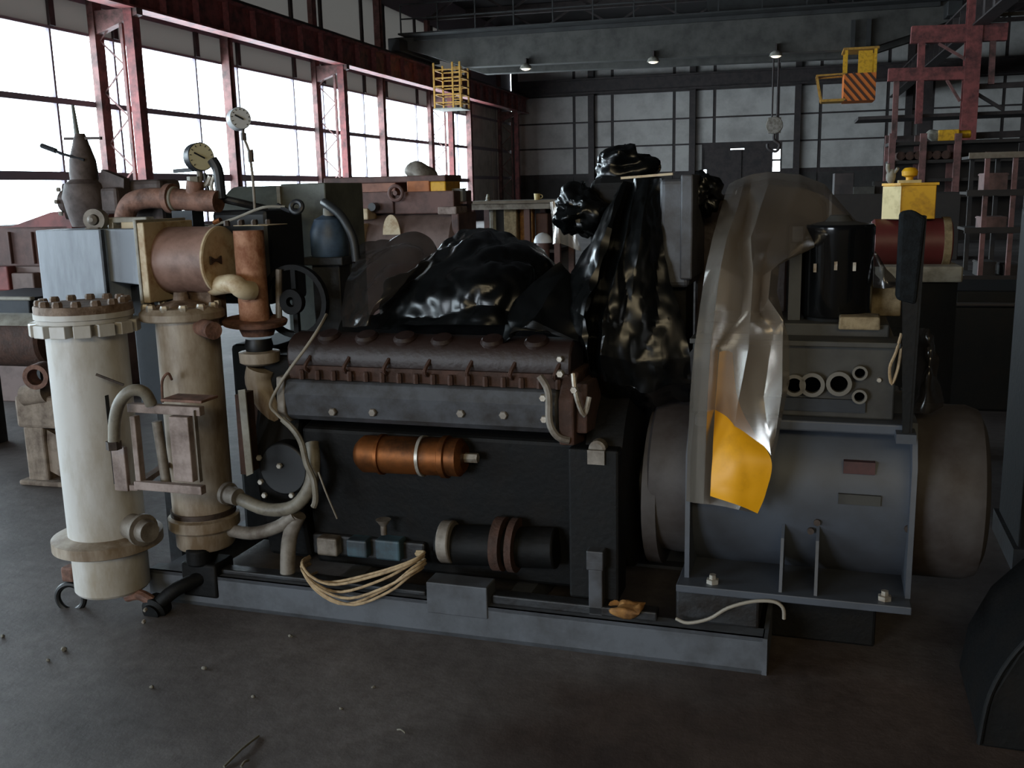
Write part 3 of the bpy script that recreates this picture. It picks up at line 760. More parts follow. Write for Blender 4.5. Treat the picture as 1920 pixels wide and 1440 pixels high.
# ---- white vessels
def vessel(name, label, v, cpx, cover, lugs, shell, bottom, capb, mats):
    u = cpx
    return None
def vessel1():
    v = -.1; ut = g(155, 580, v).x; ub = g(217, 1120, v).x; u = (ut + ub) / 2
    W_ = lambda py: g(155, py, v).z
    t = thing('heat_exchanger', 'tall white upright heat exchanger with bolted lid and lug ring', 'vessel', (u, v, .03))
    R = pxr(77, g(173, 700, v))
    Rf = pxr(95, g(155, 575, v))
    wt, w1_, w2_ = W_(568), g(155, 606, v - Rf).z, g(155, 614, v - Rf).z
    w3_ = g(155, 637, v - R - .03).z
    wb1, wb2, wbot = g(215, 1042, v - R - .06).z, g(215, 1064, v - R - .06).z, g(217, 1133, v - R).z
    c = V((u, v, 0))
    obj('shell', MB().cyl(c + WX * wb1, c + WX * w2_, R, n=48), 'vessel_paint', t)
    ld = obj('lid', MB().lathe(c + WX * (w1_ + .006), WX, [(0, Rf), (wt - w1_ - .012, Rf), (wt - w1_ - .006, Rf * .98)], 48), 'vessel_lid', t)
    obj('lid_rim', MB().ring(c + WX * (w1_ + .002), WX, Rf * .9, Rf * 1.012, .02, 48), 'vessel_paint', t)
    obj('flange', MB().lathe(c + WX * w2_, WX, [(0, Rf * .96), (w1_ - w2_, Rf * .98)], 48), 'vessel_paint', t)
    bolts(ld, circle_pts(c + WX * (wt - .008), WX, Rf * .86, 14, .1), WX, .019, .028, 'vessel_lid')
    first = None
    for k, q in enumerate(circle_pts(V((0, 0, 0)), WX, R + .022, 14, .2)):
        an = math.atan2(q.y, q.x)
        d = q.normalized(); s = WX.cross(d)
        mb = MB().add([c + WX * z + d * rr + s * ss for z in (w3_, w2_ + .001) for (rr, ss) in ((R - .01, -.03), (R + .05, -.03), (R + .05, .03), (R - .01, .03))],
                      [(0, 3, 2, 1), (4, 5, 6, 7), (0, 1, 5, 4), (1, 2, 6, 5), (2, 3, 7, 6), (3, 0, 4, 7)])
        obj('lug', mb, 'vessel_paint', t, smooth=0, bevel=.003)
    obj('bottom_flange', MB().lathe(c + WX * wb2, WX, [(0, R + .05), (.006, R + .062), (wb1 - wb2, R + .062), (wb1 - wb2 + .012, R + .01)], 48), 'vessel_paint_dirty', t)
    bc = obj('bottom_cap', MB().lathe(c + WX * wbot, WX, [(0, R * .93), (.01, R * .98), (wb2 - wbot, R * .98)], 48), 'vessel_paint', t)
    qn = g(297, 990, v - .02)
    obj('side_nozzle', MB().lathe(V((u + R * .8, v - .02, qn.z)), V((1, -.35, 0)), [(0, .05), (.09, .05), (.092, .062), (.11, .062), (.112, .045), (.15, .04)], 24), 'dusty_steel', t)
    for (pa, pb_) in (((180, 702), (232, 722)),):
        obj('pin', MB().beam(V((g(pa[0], pa[1], v - R - .01).x, v - R - .01, g(pa[0], pa[1], v - R - .01).z)), g(pb_[0], pb_[1], v - R + .03), .008, .008), 'bolt_dark', t, smooth=0)
    # lower fittings: drain cock with ring handle, lower valve
    dr = thing('drain_ring', 'dark ring handle hanging under white vessel\'s bottom flange', 'handle', g(130, 1160, v - .05))
    q = g(133, 1120, v - .05); 
    obj('ring', MB().torus(q, (.25, -1, 0), .055, .012), 'rubber_black', dr)
    q2 = g(130, 1075, v - .05)
    obj('shackle', MB().box(q2 + V((-.025, -.02, -.03)), q2 + V((.03, .03, .03))), 'rust_pipe', dr, smooth=0, bevel=.008)
    return t, c, R
V1, c1, R1 = vessel1()
def vessel2():
    v = .1; u = (g(360, 640, v).x + g(382, 1020, v).x) / 2
    t = thing('heat_exchanger', 'shorter stained cream heat exchanger beside a rectangular bracket', 'vessel', (u, v, .13))
    c = V((u, v, 0)); R = pxr(60, g(360, 700, v))
    wt, wa = g(345, 574, v).z, g(345, 608, v - R - .03).z
    wc, wd = g(380, 985, v - R).z, g(382, 1042, v - R).z
    obj('shell', MB().cyl(c + WX * wc, c + WX * wa, R, n=44), 'vessel_paint_dirty', t)
    cf = c + V((-.02, 0, 0))
    fl = obj('lid', MB().lathe(cf + WX * wa, WX, [(0, R + .035), (.005, R + .04), (wt - wa - .02, R + .04), (wt - wa, R + .02)], 44), 'vessel_paint_dirty', t)
    bolts(fl, circle_pts(cf + WX * (wt - .015), WX, R + .012, 12, .15), WX, .018, .03, 'bolt_steel')
    obj('lid_boss', MB().lathe(cf + WX * (wt - .005), WX, [(0, R * .8), (.012, R * .75), (.03, .03), (.06, .025)], 28), 'vessel_lid', t)
    obj('lower_collar', MB().lathe(c + WX * wc, WX, [(-.05, R + .01), (-.04, R + .02), (0, R + .02), (.006, R + .004), (.02, R + .004)], 44), 'vessel_paint_dirty', t)
    obj('band', MB().ring(c + WX * (wc + .01), WX, R * .9, R + .008, .02, 44), 'bolt_dark', t)
    obj('bottom_cap', MB().lathe(c + WX * wd, WX, [(0, R * .9), (.01, R * .96), (wc - wd, R * .98)], 44), 'vessel_paint_dirty', t)
    obj('drain_tail', MB().lathe(c + WX * (wd + .002), -WX, [(0, .07), (.03, .06), (.035, .045), (.1, .045)], 20), 'black_steel', t)
    qn = g(410, 615, v - .08)
    obj('upper_nozzle', MB().cyl(V((u + R * .75, v - .05, qn.z)), V((u + R * .75 + .11, v - .12, qn.z - .005)), .033), 'rust_pipe', t)
    q = g(312, 745, v - R - .005)
    obj('lifting_wire', MB().tube([g(305, 755, -.1), g(304, 715, -.09), g(315, 700, -.08), g(322, 712, -.06)], .005, 6), 'rust_pipe', t)
    return t, c, R
V2, c2, R2 = vessel2()

# ---- bracket frame between the vessels with its bent hose
vb = -.3
bk = thing('mounting_bracket', 'open rectangular steel bracket between the two upright vessels', 'bracket', g(310, 925, vb))
def bar(name, x0, y0, x1, y1, vv=vb, d=.03, m_='frame_mauve', parent=bk):
    a, c = g(x0, y0, vv), g(x1, y1, vv)
    return obj(name, MB().box(a, c + V((0, d, 0))), m_, parent, smooth=0, bevel=.003)
bar('top_bar', 237, 757, 375, 781); bar('left_bar', 242, 781, 264, 905); bar('right_bar', 315, 781, 362, 905); bar('bottom_bar', 250, 903, 378, 929, vb - .01)
bar('edge_bar', 363, 770, 373, 905, vb - .01, .02, 'dusty_steel'); bar('side_plate', 207, 838, 240, 922, vb + .02, .02); 
bar('side_plate', 196, 742, 214, 908, vb + .045, .02, 'dark_steel')
bar('top_shelf', 300, 748, 378, 757, vb - .02, .1, 'rust_pipe')
obj('inner_rod', MB().cyl(g(294, 790, vb + .06), g(312, 905, vb + .06), .018, n=12), 'dusty_steel', bk)
obj('stay', MB().beam(g(250, 915, vb + .02), V((c2.x - R2 * .7, c2.y - R2 * .6, g(250, 915, vb).z)), .03, .02).beam(g(225, 850, vb + .03), V((c1.x + R1 * .8, c1.y - R1 * .4, g(225, 850, vb).z)), .02, .03), 'frame_mauve', bk, smooth=0)
hs = thing('bent_hose', 'bent grey hose hooked over the bracket by white vessel', 'hose', g(215, 835, vb - .05))
obj('hose', MB().tube([g(214, 828, vb - .05), g(215, 790, vb - .05), g(224, 755, vb - .05), g(245, 733, vb - .04), g(270, 735, vb - .02), g(284, 758, vb)], .021, 12), 'hose_grey', hs)
q = g(213, 832, vb - .05); obj('end_nut', MB().cyl(q + V((0, 0, .01)), q - V((0, 0, .02)), .027, n=6), 'bolt_dark', hs, smooth=0)

# ---- blue-grey intake duct
du = thing('air_duct', 'blue-grey sheet metal air duct behind the white vessel\'s lid', 'duct', g(130, 600, .12))
a, c = g(66, 432, .08), g(188, 432, .08)
s1 = obj('duct_section', MB().box(V((a.x, .08, 1.19)), V((c.x, .6, a.z))), 'duct_blue', du, smooth=0, bevel=.004)
a2, c2_ = g(190, 430, .11), g(268, 428, .11); zb0, zb1 = g(195, 527, .11).z, g(268, 536, .11).z
obj('duct_section', MB().prism([(a2.x + .004, .11, zb0), (c2_.x, .11, zb1), (c2_.x, .11, a2.z), (a2.x + .004, .11, a2.z)], (0, .45, 0)), 'duct_blue', du, smooth=0, bevel=.004)
obj('seam_strip', MB().box(V((c.x - .002, .072, 1.2)), V((c.x + .008, .09, a.z))), 'dark_steel', du, smooth=0)
obj('under_box', MB().box(V((c.x, .22, .72)), V((g(300, 600, .22).x, .6, zb1 - .01))), 'navy_dark', du, smooth=0, bevel=.006)
obj('stand_leg', MB().box((c.x + .05, .25, 0), (c.x + .11, .31, .73)), 'dark_steel', du, smooth=0)
obj('stand_leg', MB().box((c.x - .5, .5, 0), (c.x - .44, .56, 1.19)), 'dark_steel', du, smooth=0)
obj('stand_leg', MB().box((c.x + .05, .5, 0), (c.x + .11, .56, .73)), 'dark_steel', du, smooth=0)
DT = a.z
# fittings on the duct's top
fl_ = thing('hinged_clamp', 'bright steel clamp lying on top of the blue-grey duct', 'clamp', g(235, 428, .2))
obj('clamp_bar', MB().box(g(200, 408, .2), g(275, 417, .2) + V((0, .05, 0))), 'pale_grey', fl_, smooth=0, bevel=.004)
obj('clamp_block', MB().box(g(226, 416, .2), g(254, 430, .2) + V((0, .06, 0))), 'cream_paint', fl_, smooth=0, bevel=.004)
obj('clamp_leg', MB().box(g(201, 410, .2), g(213, 431, .2) + V((0, .05, 0))), 'bolt_steel', fl_, smooth=0, bevel=.003)
ey_ = thing('pipe_flange', 'round dusty pipe flange standing on the duct\'s seam', 'flange', g(175, 430, .16))
q = g(175, 412, .16)
obj('flange_ring', MB().ring(q + V((0, .03, 0)), (.3, -1, 0), .022, .043, .045, 28), 'dusty_steel', ey_)
obj('plug', MB().lathe(q + V((0, .02, 0)), (.3, -1, 0), [(0, .022), (.045, .02), (.055, .008)], 18), 'dusty_steel', ey_)
obj('foot', MB().box(V((q.x - .03, .14, DT)), V((q.x + .035, .2, q.z - .03))), 'dusty_steel', ey_, smooth=0, bevel=.004)

# ---- silencer drum on square flange
si = thing('silencer', 'brown drum silencer with cream end disc on square flange', 'silencer', g(360, 555, .2))
vs_, ws_ = .2, g(414, 488, .2).z; ue = g(414, 488, .2).x; us = g(322, 485, .2).x; r = (g(414, 424, .2).z - g(414, 551, .2).z) / 2
obj('drum', MB().cyl((us, vs_, ws_), (ue, vs_, ws_), r, n=48), 'drum_brown', si)
ed = obj('end_disc', MB().lathe((ue - .004, vs_, ws_), UX, [(0, r * 1.01), (.008, r * 1.01), (.012, r * .97)], 48), 'cream_paint', si)
hw = V((ue + .0125, vs_ - .02, ws_))
def bow(cx):   # dark bow-tie mark on the disc
    y, z = cx
    return [(ue + .0085, y - .036, z - .016), (ue + .0085, y - .015, z - .006), (ue + .0085, y + .012, z - .006), (ue + .0085, y + .034, z - .018),
            (ue + .0085, y + .034, z + .014), (ue + .0085, y + .012, z + .004), (ue + .0085, y - .015, z + .006), (ue + .0085, y - .036, z + .016)]
obj('handle_mark', MB().prism(bow((vs_ - .05, ws_ + .005)), (.008, 0, 0)), 'bolt_dark', ed, smooth=0)
hs_ = r + .022
sq = obj('square_flange', MB().box((us - .03, vs_ - hs_, ws_ - hs_), (us, vs_ + hs_, ws_ + hs_)), 'cream_paint', si, smooth=0, bevel=.004)
obj('flange_edge', MB().box((us - .045, vs_ - hs_ - .002, ws_ - hs_ - .004), (us - .031, vs_ + hs_, ws_ + hs_ + .01)), 'pale_grey', si, smooth=0, bevel=.003)
obj('spout', MB().tube([V((ue - .02, vs_ - .03, ws_ - r * .75)), g(437, 532, .12), g(455, 543, .12), g(472, 545, .16)], .037, 16), 'cream_paint', si)
obj('saddle', MB().box((us + .1, vs_ - .05, 1.1), (us + .2, vs_ + .05, ws_ - r + .02)), 'vessel_lid', si, smooth=0)

# ---- rusty riser pipe with flanges and elbow
ri = thing('riser_pipe', 'orange rusty riser pipe with wide brown flange and elbow', 'pipe', g(490, 800, .22))
vr = .22; ur = g(472, 520, vr).x; zt, zb = g(470, 432, vr).z, g(485, 606, vr).z
obj('pipe', MB().cyl((ur, vr, zb), (ur, vr, zt), .058, n=28), 'rust_orange', ri)
tf = obj('top_flange', MB().box(g(437, 424, vr - .07), V((g(503, 424, vr - .07).x, vr + .07, zt + .022))), 'cream_paint', ri, smooth=0, bevel=.004)
bolts(tf, [V((ur + x, vr + y, zt + .02)) for x in (-.06, .0, .06) for y in (-.05, .05)], WX, .012, .02, 'bolt_dark')
obj('pipe_joint', MB().torus(V((ur - .0, vr - .055, g(470, 543, vr).z)), (0, -1, 0), .036, .006), 'rust_orange', ri)
zf0, zf1 = g(400, 628, vr - .06).z, g(400, 604, vr - .06).z
bf_ = obj('wide_flange', MB().lathe((ur, vr, zf1 - .012), (.06, -.05, 1), [(-.01, pxr(40, (ur, vr, 1.1))), (.0, pxr(60, (ur, vr, 1.1))), (.014, pxr(62, (ur, vr, 1.1))), (.02, pxr(58, (ur, vr, 1.1)))], 36), 'rust_pipe', ri)
obj('collar', MB().lathe((ur + .01, vr, zf1 - .012), -WX, [(0, .075), (.02, .07), (.045, .06)], 28), 'rust_pipe', ri)
zc = g(480, 655, vr).z
obj('rubber_joint', MB().lathe((ur + .01, vr, zc - .005), WX, [(0, .05), (.02, .056), (.05, .05)], 28), 'rubber_black', ri)
obj('lower_flange', MB().lathe((ur + .01, vr, g(480, 682, vr).z), WX, [(0, .06), (.01, .078), (.05, .08), (.055, .06)], 28), 'vessel_paint_dirty', ri)
obj('elbow', MB().tube([V((ur + .01, vr, g(480, 690, vr).z)), g(486, 715, vr), g(505, 752, vr), g(540, 800, vr)], .055, 20), 'vessel_paint_dirty', ri)
obj('lower_pipe', MB().tube([g(490, 740, vr + .05), g(500, 800, vr + .05), g(505, 900, vr + .05)], .045, 14), 'rusty_brown', ri)
ab = thing('angle_bar', 'narrow cream upright bar beside the stained vessel', 'bar', g(462, 890, .0))
a, c = g(447, 732, .02), g(473, 890, .02)
obj('upright', MB().add([g(446, 732, .02), g(459, 730, .02), g(474, 888, .02), g(462, 893, .02)] + [q + V((0, .006, 0)) for q in (g(446, 732, .02), g(459, 730, .02), g(474, 888, .02), g(462, 893, .02))], [(0, 1, 2, 3), (7, 6, 5, 4), (0, 4, 5, 1), (1, 5, 6, 2), (2, 6, 7, 3), (3, 7, 4, 0)]), 'pale_grey', ab, smooth=0)
obj('return_leg', MB().box(g(440, 740, .03), V((g(462, 890, .03).x, .12, g(462, 890, .03).z))), 'rusty_brown', ab, smooth=0)

# ---- lower pipework left of the engine
lp = thing('water_pipe', 'dull grey water pipe curving from stained vessel to the engine', 'pipe', g(500, 960, .05))
obj('pipe', MB().tube([g(420, 925, .1), g(450, 935, .06), g(500, 955, .05), (g(550, 950, .05)), g(580, 915, .05), g(588, 870, .07), g(585, 830, .1)], .026, 14), 'hose_grey', lp)
obj('branch', MB().tube([g(415, 990, .12), g(470, 1000, .08), g(520, 988, .07), g(555, 965, .06)], .026, 14), 'dusty_steel', lp)
obj('leg', MB().tube([g(560, 965, .07), g(545, 1000, .07), g(540, 1040, .07), g(540, 1090, .07)], .03, 14), 'dusty_steel', lp)
obj('union', MB().lathe(g(440, 930, .05), V((-1, .3, .1)), [(-.02, .034), (.03, .036), (.032, .045), (.05, .045)], 20), 'dusty_steel', lp)
bv = thing('drain_valve', 'black blocky drain valve low between white vessel and skid', 'valve', g(300, 1180, -.1))
q = g(385, 1080, .02)
obj('body', MB().box(q + V((-.09, -.03, -.08)), q + V((.07, .1, .06))).cyl(q + V((-.02, .0, .05)), q + V((-.02, .0, .12)), .05), 'black_steel', bv, smooth=30, bevel=.01)
obj('arm', MB().tube([q, g(330, 1105, -.08), g(290, 1140, -.12)], .028, 12), 'black_steel', bv)
q2 = g(290, 1145, -.12)
vbdy = obj('outlet', MB().lathe(q2 + V((0, .06, .02)), V((0, -1, -.25)), [(0, .03), (.02, .05), (.07, .052), (.08, .035), (.09, .035)], 18), 'black_steel', bv)
bolts(vbdy, [g(274, 1142, -.21), g(271, 1164, -.2), g(292, 1175, -.19)], (0, -1, -.2), .008, .012, 'bolt_steel')
obj('cross_pipe', MB().tube([g(240, 1118, -.1), g(262, 1115, -.12), g(290, 1130, -.12)], .022, 10), 'rust_pipe', bv)

# ---- pipework, valve and gauges behind the drum
pp = thing('cooling_pipe', 'rusty bent cooling pipe running behind the drum silencer', 'pipe', V((g(232, 420, .45).x, .45, DT)))
obj('elbow_pipe', MB().tube([V((g(232, 420, .45).x, .45, DT)), g(236, 400, .45), g(248, 380, .45), g(275, 372, .45), g(310, 372, .45)], .043, 20), 'rust_pipe', pp)
obj('run', MB().cyl(g(308, 372, .45), g(410, 378, .45), .045), 'rust_pipe', pp)
obj('weld_ring', MB().torus(g(328, 373, .45), UX, .045, .008), 'pale_grey', pp)
obj('tee', MB().cyl(g(364, 378, .45), g(366, 340, .45), .036), 'rust_pipe', pp)
obj('flange', MB().cyl(g(316, 372, .45) - UX * .0, g(318, 372, .45) + UX * .02, .062), 'rust_pipe', pp)
obj('support', MB().box(g(345, 395, .45) + V((-.04, -.03, 0)), V((g(345, 395, .45).x + .06, .5, 1.2))), 'navy_dark', pp, smooth=0)
obj('cross_shaft', MB().tube([g(395, 368, .5), g(440, 378, .5), g(500, 392, .6)], .016, 10), 'dark_steel', pp)
obj('dark_casing', MB().box(V((g(395, 395, .5).x, .5, 1.15)), V((g(500, 395, .5).x, .8, g(395, 395, .5).z))), 'rubber_black', pp, smooth=0, bevel=.02)

va = thing('gate_valve', 'iron gate valve with tee handle and side lever on duct', 'valve', V((g(165, 420, .5).x, .5, DT)))
vv = .5; uc = g(163, 380, vv).x
z = lambda py: g(163, py, vv).z
obj('body', MB().lathe((uc, vv, DT), WX, [(0, .07), (z(400) - DT, .085), (z(370) - DT, .1), (z(345) - DT, .085), (z(335) - DT, .055)], 28), 'valve_iron', va)
bn = obj('bonnet', MB().lathe((uc, vv, z(345)), WX, [(0, .058), (z(325) - z(345), .06), (z(300) - z(345), .055), (z(272) - z(345), .036), (z(262) - z(345), .03), (z(250) - z(345), .02)], 24), 'valve_iron', va)
obj('tee_handle', MB().beam(g(121, 260, vv), g(190, 259, vv), .012, .012), 'valve_iron', va, smooth=0)
obj('stem', MB().cyl((uc - .015, vv, z(254)), (uc - .022, vv, z(195)), .012, .007, n=10), 'tank_green', va)
obj('side_lever', MB().tube([g(158, 300, vv - .04), g(115, 288, vv - .06), g(100, 281, vv - .06)], .006, 8, 2).tube([g(105, 283, vv - .06), g(78, 273, vv - .06)], .011, 8, 1), 'gauge_black', va)
fc = g(122, 378, vv)
obj('side_flange', MB().cyl(fc, fc + V((.03, .02, 0)), .078, n=28).cyl(fc, (uc, vv, fc.z), .05, n=20), 'valve_iron', va)
bolts(va, circle_pts(fc + V((-.004, 0, 0)), (-1, -.3, 0), .06, 6), (-1, -.3, 0), .011, .014, 'bolt_steel')
obj('outlet_block', MB().box(g(185, 352, vv - .05), V((g(232, 352, vv).x, vv + .1, z(402)))), 'valve_iron', va, smooth=0, bevel=.015)
obj('actuator', MB().box(g(228, 338, vv + .05), V((g(300, 338, vv + .05).x, vv + .2, DT))), 'valve_iron', va, smooth=0, bevel=.02)
obj('web', MB().prism([g(190, 318, vv), g(232, 335, vv), g(232, 355, vv), g(180, 355, vv)], (0, .04, 0)), 'valve_iron', va, smooth=0)

def gauge(label, px, py, v, r, ax, face, body):
    q = g(px, py, v); ax = V(ax).normalized()
    t = thing('pressure_gauge', label, 'gauge', q)
    bd = obj('case', MB().lathe(q - ax * .045, ax, [(0, r * .8), (.006, r), (.05, r), (.053, r * .96), (.047, r * .93)], 32), body, t)
    dl = obj('dial', MB().lathe(q + ax * .004, ax, [(0, r * .93), (.003, r * .93)], 32), face, t)
    up = (WX - ax * ax.z).normalized(); sd = up.cross(ax)
    dirn = (up * .45 + sd * -.9).normalized()
    obj('needle', MB().beam(q + ax * .01 - dirn * r * .25, q + ax * .01 + dirn * r * .6, .006, .003, ax), 'gauge_black', t, smooth=0)
    for k in range(11):
        an = math.radians(-45 + 27 * k); d = sd * math.cos(an) + up * math.sin(an)
        obj('tick', MB().beam(q + ax * .008 + d * r * .74, q + ax * .008 + d * r * .86, .003, .002, ax), 'gauge_black', t, smooth=0)
    return t, q
G1, q1 = gauge('black-cased pressure gauge with cream dial above the brown pipe', 376, 294, .45, .058, (.9, -.5, .05), 'gauge_face', 'gauge_black')
obj('stem', MB().tube([q1 + V((-.02, .01, -.05)), g(375, 330, .46), g(372, 348, .45)], .013, 10), 'dusty_steel', G1)
for (pts, r_, mm) in (([(395, 330), (388, 345), (372, 350)], .012, 'bolt_steel'), ([(398, 300), (408, 318), (412, 345), (415, 372)], .022, 'gauge_black'), ([(383, 325), (388, 350), (392, 368)], .009, 'gauge_black'), ([(402, 330), (396, 350), (404, 370)], .008, 'bolt_steel')):
    obj('fitting_tube', MB().tube([g(x, y, .47) for x, y in pts], r_, 10), mm, G1)
q = g(365, 345, .45); obj('union_nut', MB().cyl(q + V((0, 0, -.03)), q + V((0, 0, .03)), .03, n=6), 'pale_grey', G1, smooth=0)
obj('cock', MB().beam(g(326, 321, .47), g(362, 318, .47), .012, .016), 'gauge_black', G1, smooth=0)
G2, q2g = gauge('white-dial pressure gauge on a thin tall stem before the windows', 450, 222, .5, .045, (.8, -.62, .1), 'gauge_white', 'gauge_white')
obj('stem', MB().tube([q2g + V((0, .02, -.04)), g(456, 255, .52), g(464, 275, .52), g(468, 290, .52), g(474, 335, .52), g(478, 395, .5)], .006, 8), 'dusty_steel', G2)
q = g(470, 290, .52); obj('stem_nut', MB().cyl(q + V((0, 0, -.03)), q + V((0, 0, .02)), .012, n=6), 'bolt_dark', G2, smooth=0)
q = g(457, 256, .52); obj('stem_nut', MB().cyl(q + V((0, 0, -.015)), q + V((0, 0, .015)), .011, n=6), 'bolt_dark', G2, smooth=0)

# ---- green-grey header tank with lever
tk = thing('header_tank', 'green-grey steel header tank behind the riser pipe', 'tank', V((g(540, 480, .95).x, 1.0, .13)))
a, c = g(525, 345, .92), g(609, 345, .92); zt = a.z
obj('box', MB().box(V((a.x, .92, .9)), V((c.x, 1.3, zt))), 'tank_green', tk, smooth=0, bevel=.006)
hl = g(432, 400, 1.1).x
obj('barrel', MB().lathe((hl, 1.12, zt - .17), UX, [(0, .08), (.01, .14), (.04, .165), (a.x - hl - .01, .165)], 36), 'tank_green', tk)
obj('corner_strip', MB().box(V((a.x - .012, .905, zt - .14)), V((a.x + .006, .93, zt - .01))), 'pale_grey', tk, smooth=0)
obj('lower_cabinet', MB().box(V((g(500, 500, .92).x, .92, .13)), V((g(650, 500, .92).x, 1.3, .9))), 'navy_dark', tk, smooth=0)
lv = thing('crank_lever', 'long thin crank rod with black eye hook lying by riser', 'lever', g(450, 410, .35))
obj('rod', MB().tube([g(392, 425, .35), g(440, 410, .35), g(493, 389, .38), g(535, 388, .4)], .006, 8, 3), 'pale_grey', lv)
q = g(556, 388, .4)
obj('eye', MB().torus(q, (.2, -1, .3), .022, .011), 'gauge_black', lv)
obj('hook_shank', MB().tube([g(520, 384, .4), g(535, 392, .4), g(545, 396, .4)], .009, 8), 'gauge_black', lv)
q = g(402, 418, .35); obj('collar', MB().cyl(q, q + V((.03, 0, .01)), .012, n=10), 'brass', lv)
obj('rest', MB().box(V((q.x - .01, .35, 1.2)), V((q.x + .02, .38, q.z))), 'dark_steel', lv, smooth=0)
fb = thing('fuel_filter', 'dusty blue upright fuel filter beside black hose', 'filter', g(620, 560, .62))
q = g(622, 520, .62); zt_, zb_ = g(622, 402, .62).z, g(622, 480, .62).z
obj('bowl', MB().lathe((q.x, .62, zb_), WX, [(0, .075), (.01, .08), (zt_ - zb_ - .07, .08), (zt_ - zb_ - .02, .06), (zt_ - zb_, .02)], 32), 'filter_blue', fb)
obj('cap', MB().lathe((q.x + .01, .62, zt_ - .005), WX, [(0, .03), (.03, .028), (.035, .018), (.05, .018)], 18), 'pale_grey', fb)
obj('bracket', MB().box((q.x - .09, .55, zb_ - .035), (q.x + .09, .7, zb_)).box((q.x - .07, .58, 1.0), (q.x + .06, .68, zb_ - .03)), 'dark_steel', fb, smooth=0, bevel=.005)
h2 = thing('rubber_hose', 'black rubber hose arching over the blue fuel filter', 'hose', g(640, 420, .55))
obj('hose', MB().tube([g(608, 380, .6), g(620, 388, .55), g(640, 405, .52), g(655, 430, .5), g(664, 455, .5), g(668, 490, .5)], .018, 12), 'hose_dark', h2)

# ---- cables
def cable(name, label, pts, r, m_, cat='cable', group=None, n=8):
    P = [V(p) for p in pts]; bs = min(P, key=lambda q: q.z)
    return obj(name, MB().tube(P, r, n), m_, fr=FG, base=bs, label=label, cat=cat, group=group)
cable('signal_cable', 'thin grey cable looping down across the engine\'s left end', [g(612, 590, .2), g(600, 612, .1), g(575, 650, .05), (g(545, 690, .02)), g(522, 725, .02), g(507, 758, .03), g(518, 775, .03), g(532, 788, .03)], .006, 'cable_grey')
cable('wiring_loom', 'thick dusty wiring loom hanging from bracket down to water pipe', [g(530, 786, .03), g(550, 805, .02), g(565, 830, .02), g(575, 870, .02), g(588, 900, .0), g(592, 935, .0), g(588, 950, .0)], .012, 'hose_grey')
cable('earth_wire', 'stiff thin pale wire sloping beside the wiring loom', [g(597, 885, .0), g(612, 925, .0), g(632, 972, .05)], .0035, 'cable_grey')
cw_ = thing('cable_coil', 'coil of beige cable draped over the skid\'s front beam', 'cable coil', g(670, 1120, -.04))
for k, (l, lo, hi, rr) in enumerate((((566, 1055), (620, 1092), (796, 1042), 1), ((565, 1062), (640, 1110), (795, 1048), 1), ((568, 1070), (650, 1133), (797, 1056), 1), ((580, 1085), (665, 1134), (793, 1070), 1), ((567, 1058), (630, 1096), (794, 1046), 1), ((566, 1068), (655, 1122), (798, 1062), 1))):
    vv_ = -.03 - .006 * k
    obj('loop', MB().tube([g(l[0] + 14, l[1] - 12, .1), g(l[0], l[1], vv_ + .03), g((l[0] + lo[0]) / 2 - 12, (l[1] * .35 + lo[1] * .65), vv_), g(lo[0], lo[1], vv_), g((lo[0] + hi[0]) / 2, (lo[1] * .62 + hi[1] * .38), vv_), g(hi[0] - 25, hi[1] + 10, vv_ + .01), g(hi[0], hi[1] - 6, .03), g(hi[0] - 14, hi[1] - 8, .12)], .0055, 8), 'cable_beige', cw_)
cable('lead_wire', 'pale wire sagging from the generator\'s foot over the mount block', [g(1268, 1160, .03), g(1290, 1168, .01), g(1330, 1160, .0), g(1365, 1140, -.01), g(1410, 1128, -.01), g(1450, 1128, -.01), g(1468, 1140, -.01), g(1470, 1160, .0)], .006, 'cable_grey')
rg = thing('rag', 'crumpled tan rag lying on the skid\'s front beam', 'rag', g(1175, 1150, .03))
q = g(1175, 1140, .04)
obj('cloth', MB().sph(q, (.065, .04, .022), 18, 10).lumpy(.03, 22, 3), 'wood_tan', rg, smooth=60)

# ---- generator
ge = thing('generator', 'grey drum-bodied generator with ribbed foot plate and end bell', 'generator', (.1, .45, .262))
gv, gw = .45, .56
Rg = .325
u0, u1 = g(1292, 900, .07).x, g(1712, 900, .07).x
obj('stator_body', MB().lathe((u0, gv, gw), UX, [(0, Rg), (u1 - u0, Rg)], 64), 'gen_grey', ge)
pe = [(.07, .288), (.07, .72), (.16, .845), (.74, .845), (.83, .72), (.83, .288)]
for u in (u0 - .012, u1 - .004):
    obj('end_frame', MB().prism([(u, v, w) for v, w in pe], (.016, 0, 0)), 'gen_grey', ge, smooth=40)
obj('foot_plate', MB().box((u0 - .03, .0, .262), (u1 + .012, .9, .288)), 'gen_grey', ge, smooth=0, bevel=.003)
for px in (1462, 1528):
    uu = g(px, 1060, .05).x
    obj('gusset', MB().prism([(uu, .2, .288), (uu, .02, .288), (uu, .09, .45), (uu, .15, .5), (uu, .2, .45)], (.01, 0, 0)), 'gen_grey', ge, smooth=0)
for px in (1335, 1660):
    uu = g(px, 1105, .03).x
    obj('foot_bolt', MB().lathe((uu, .045, .288), WX, [(0, .022), (.014, .022), (.016, .012), (.03, .012)], 6), 'bolt_steel', ge, smooth=0)
vq = .155
a, c = g(1582, 862, vq), g(1640, 888, vq)
obj('name_plate', MB().box(V((a.x, vq - .02, c.z)), V((c.x, vq + .03, a.z))), 'plate_red', ge, smooth=0, label='small dark red name plate')
a, c = g(1572, 922, .14), g(1650, 946, .14)
obj('data_plate', MB().box(V((a.x, .116, c.z)), V((c.x, .16, a.z))), 'cabinet_olive', ge, smooth=0, label='smudged dark data plate')
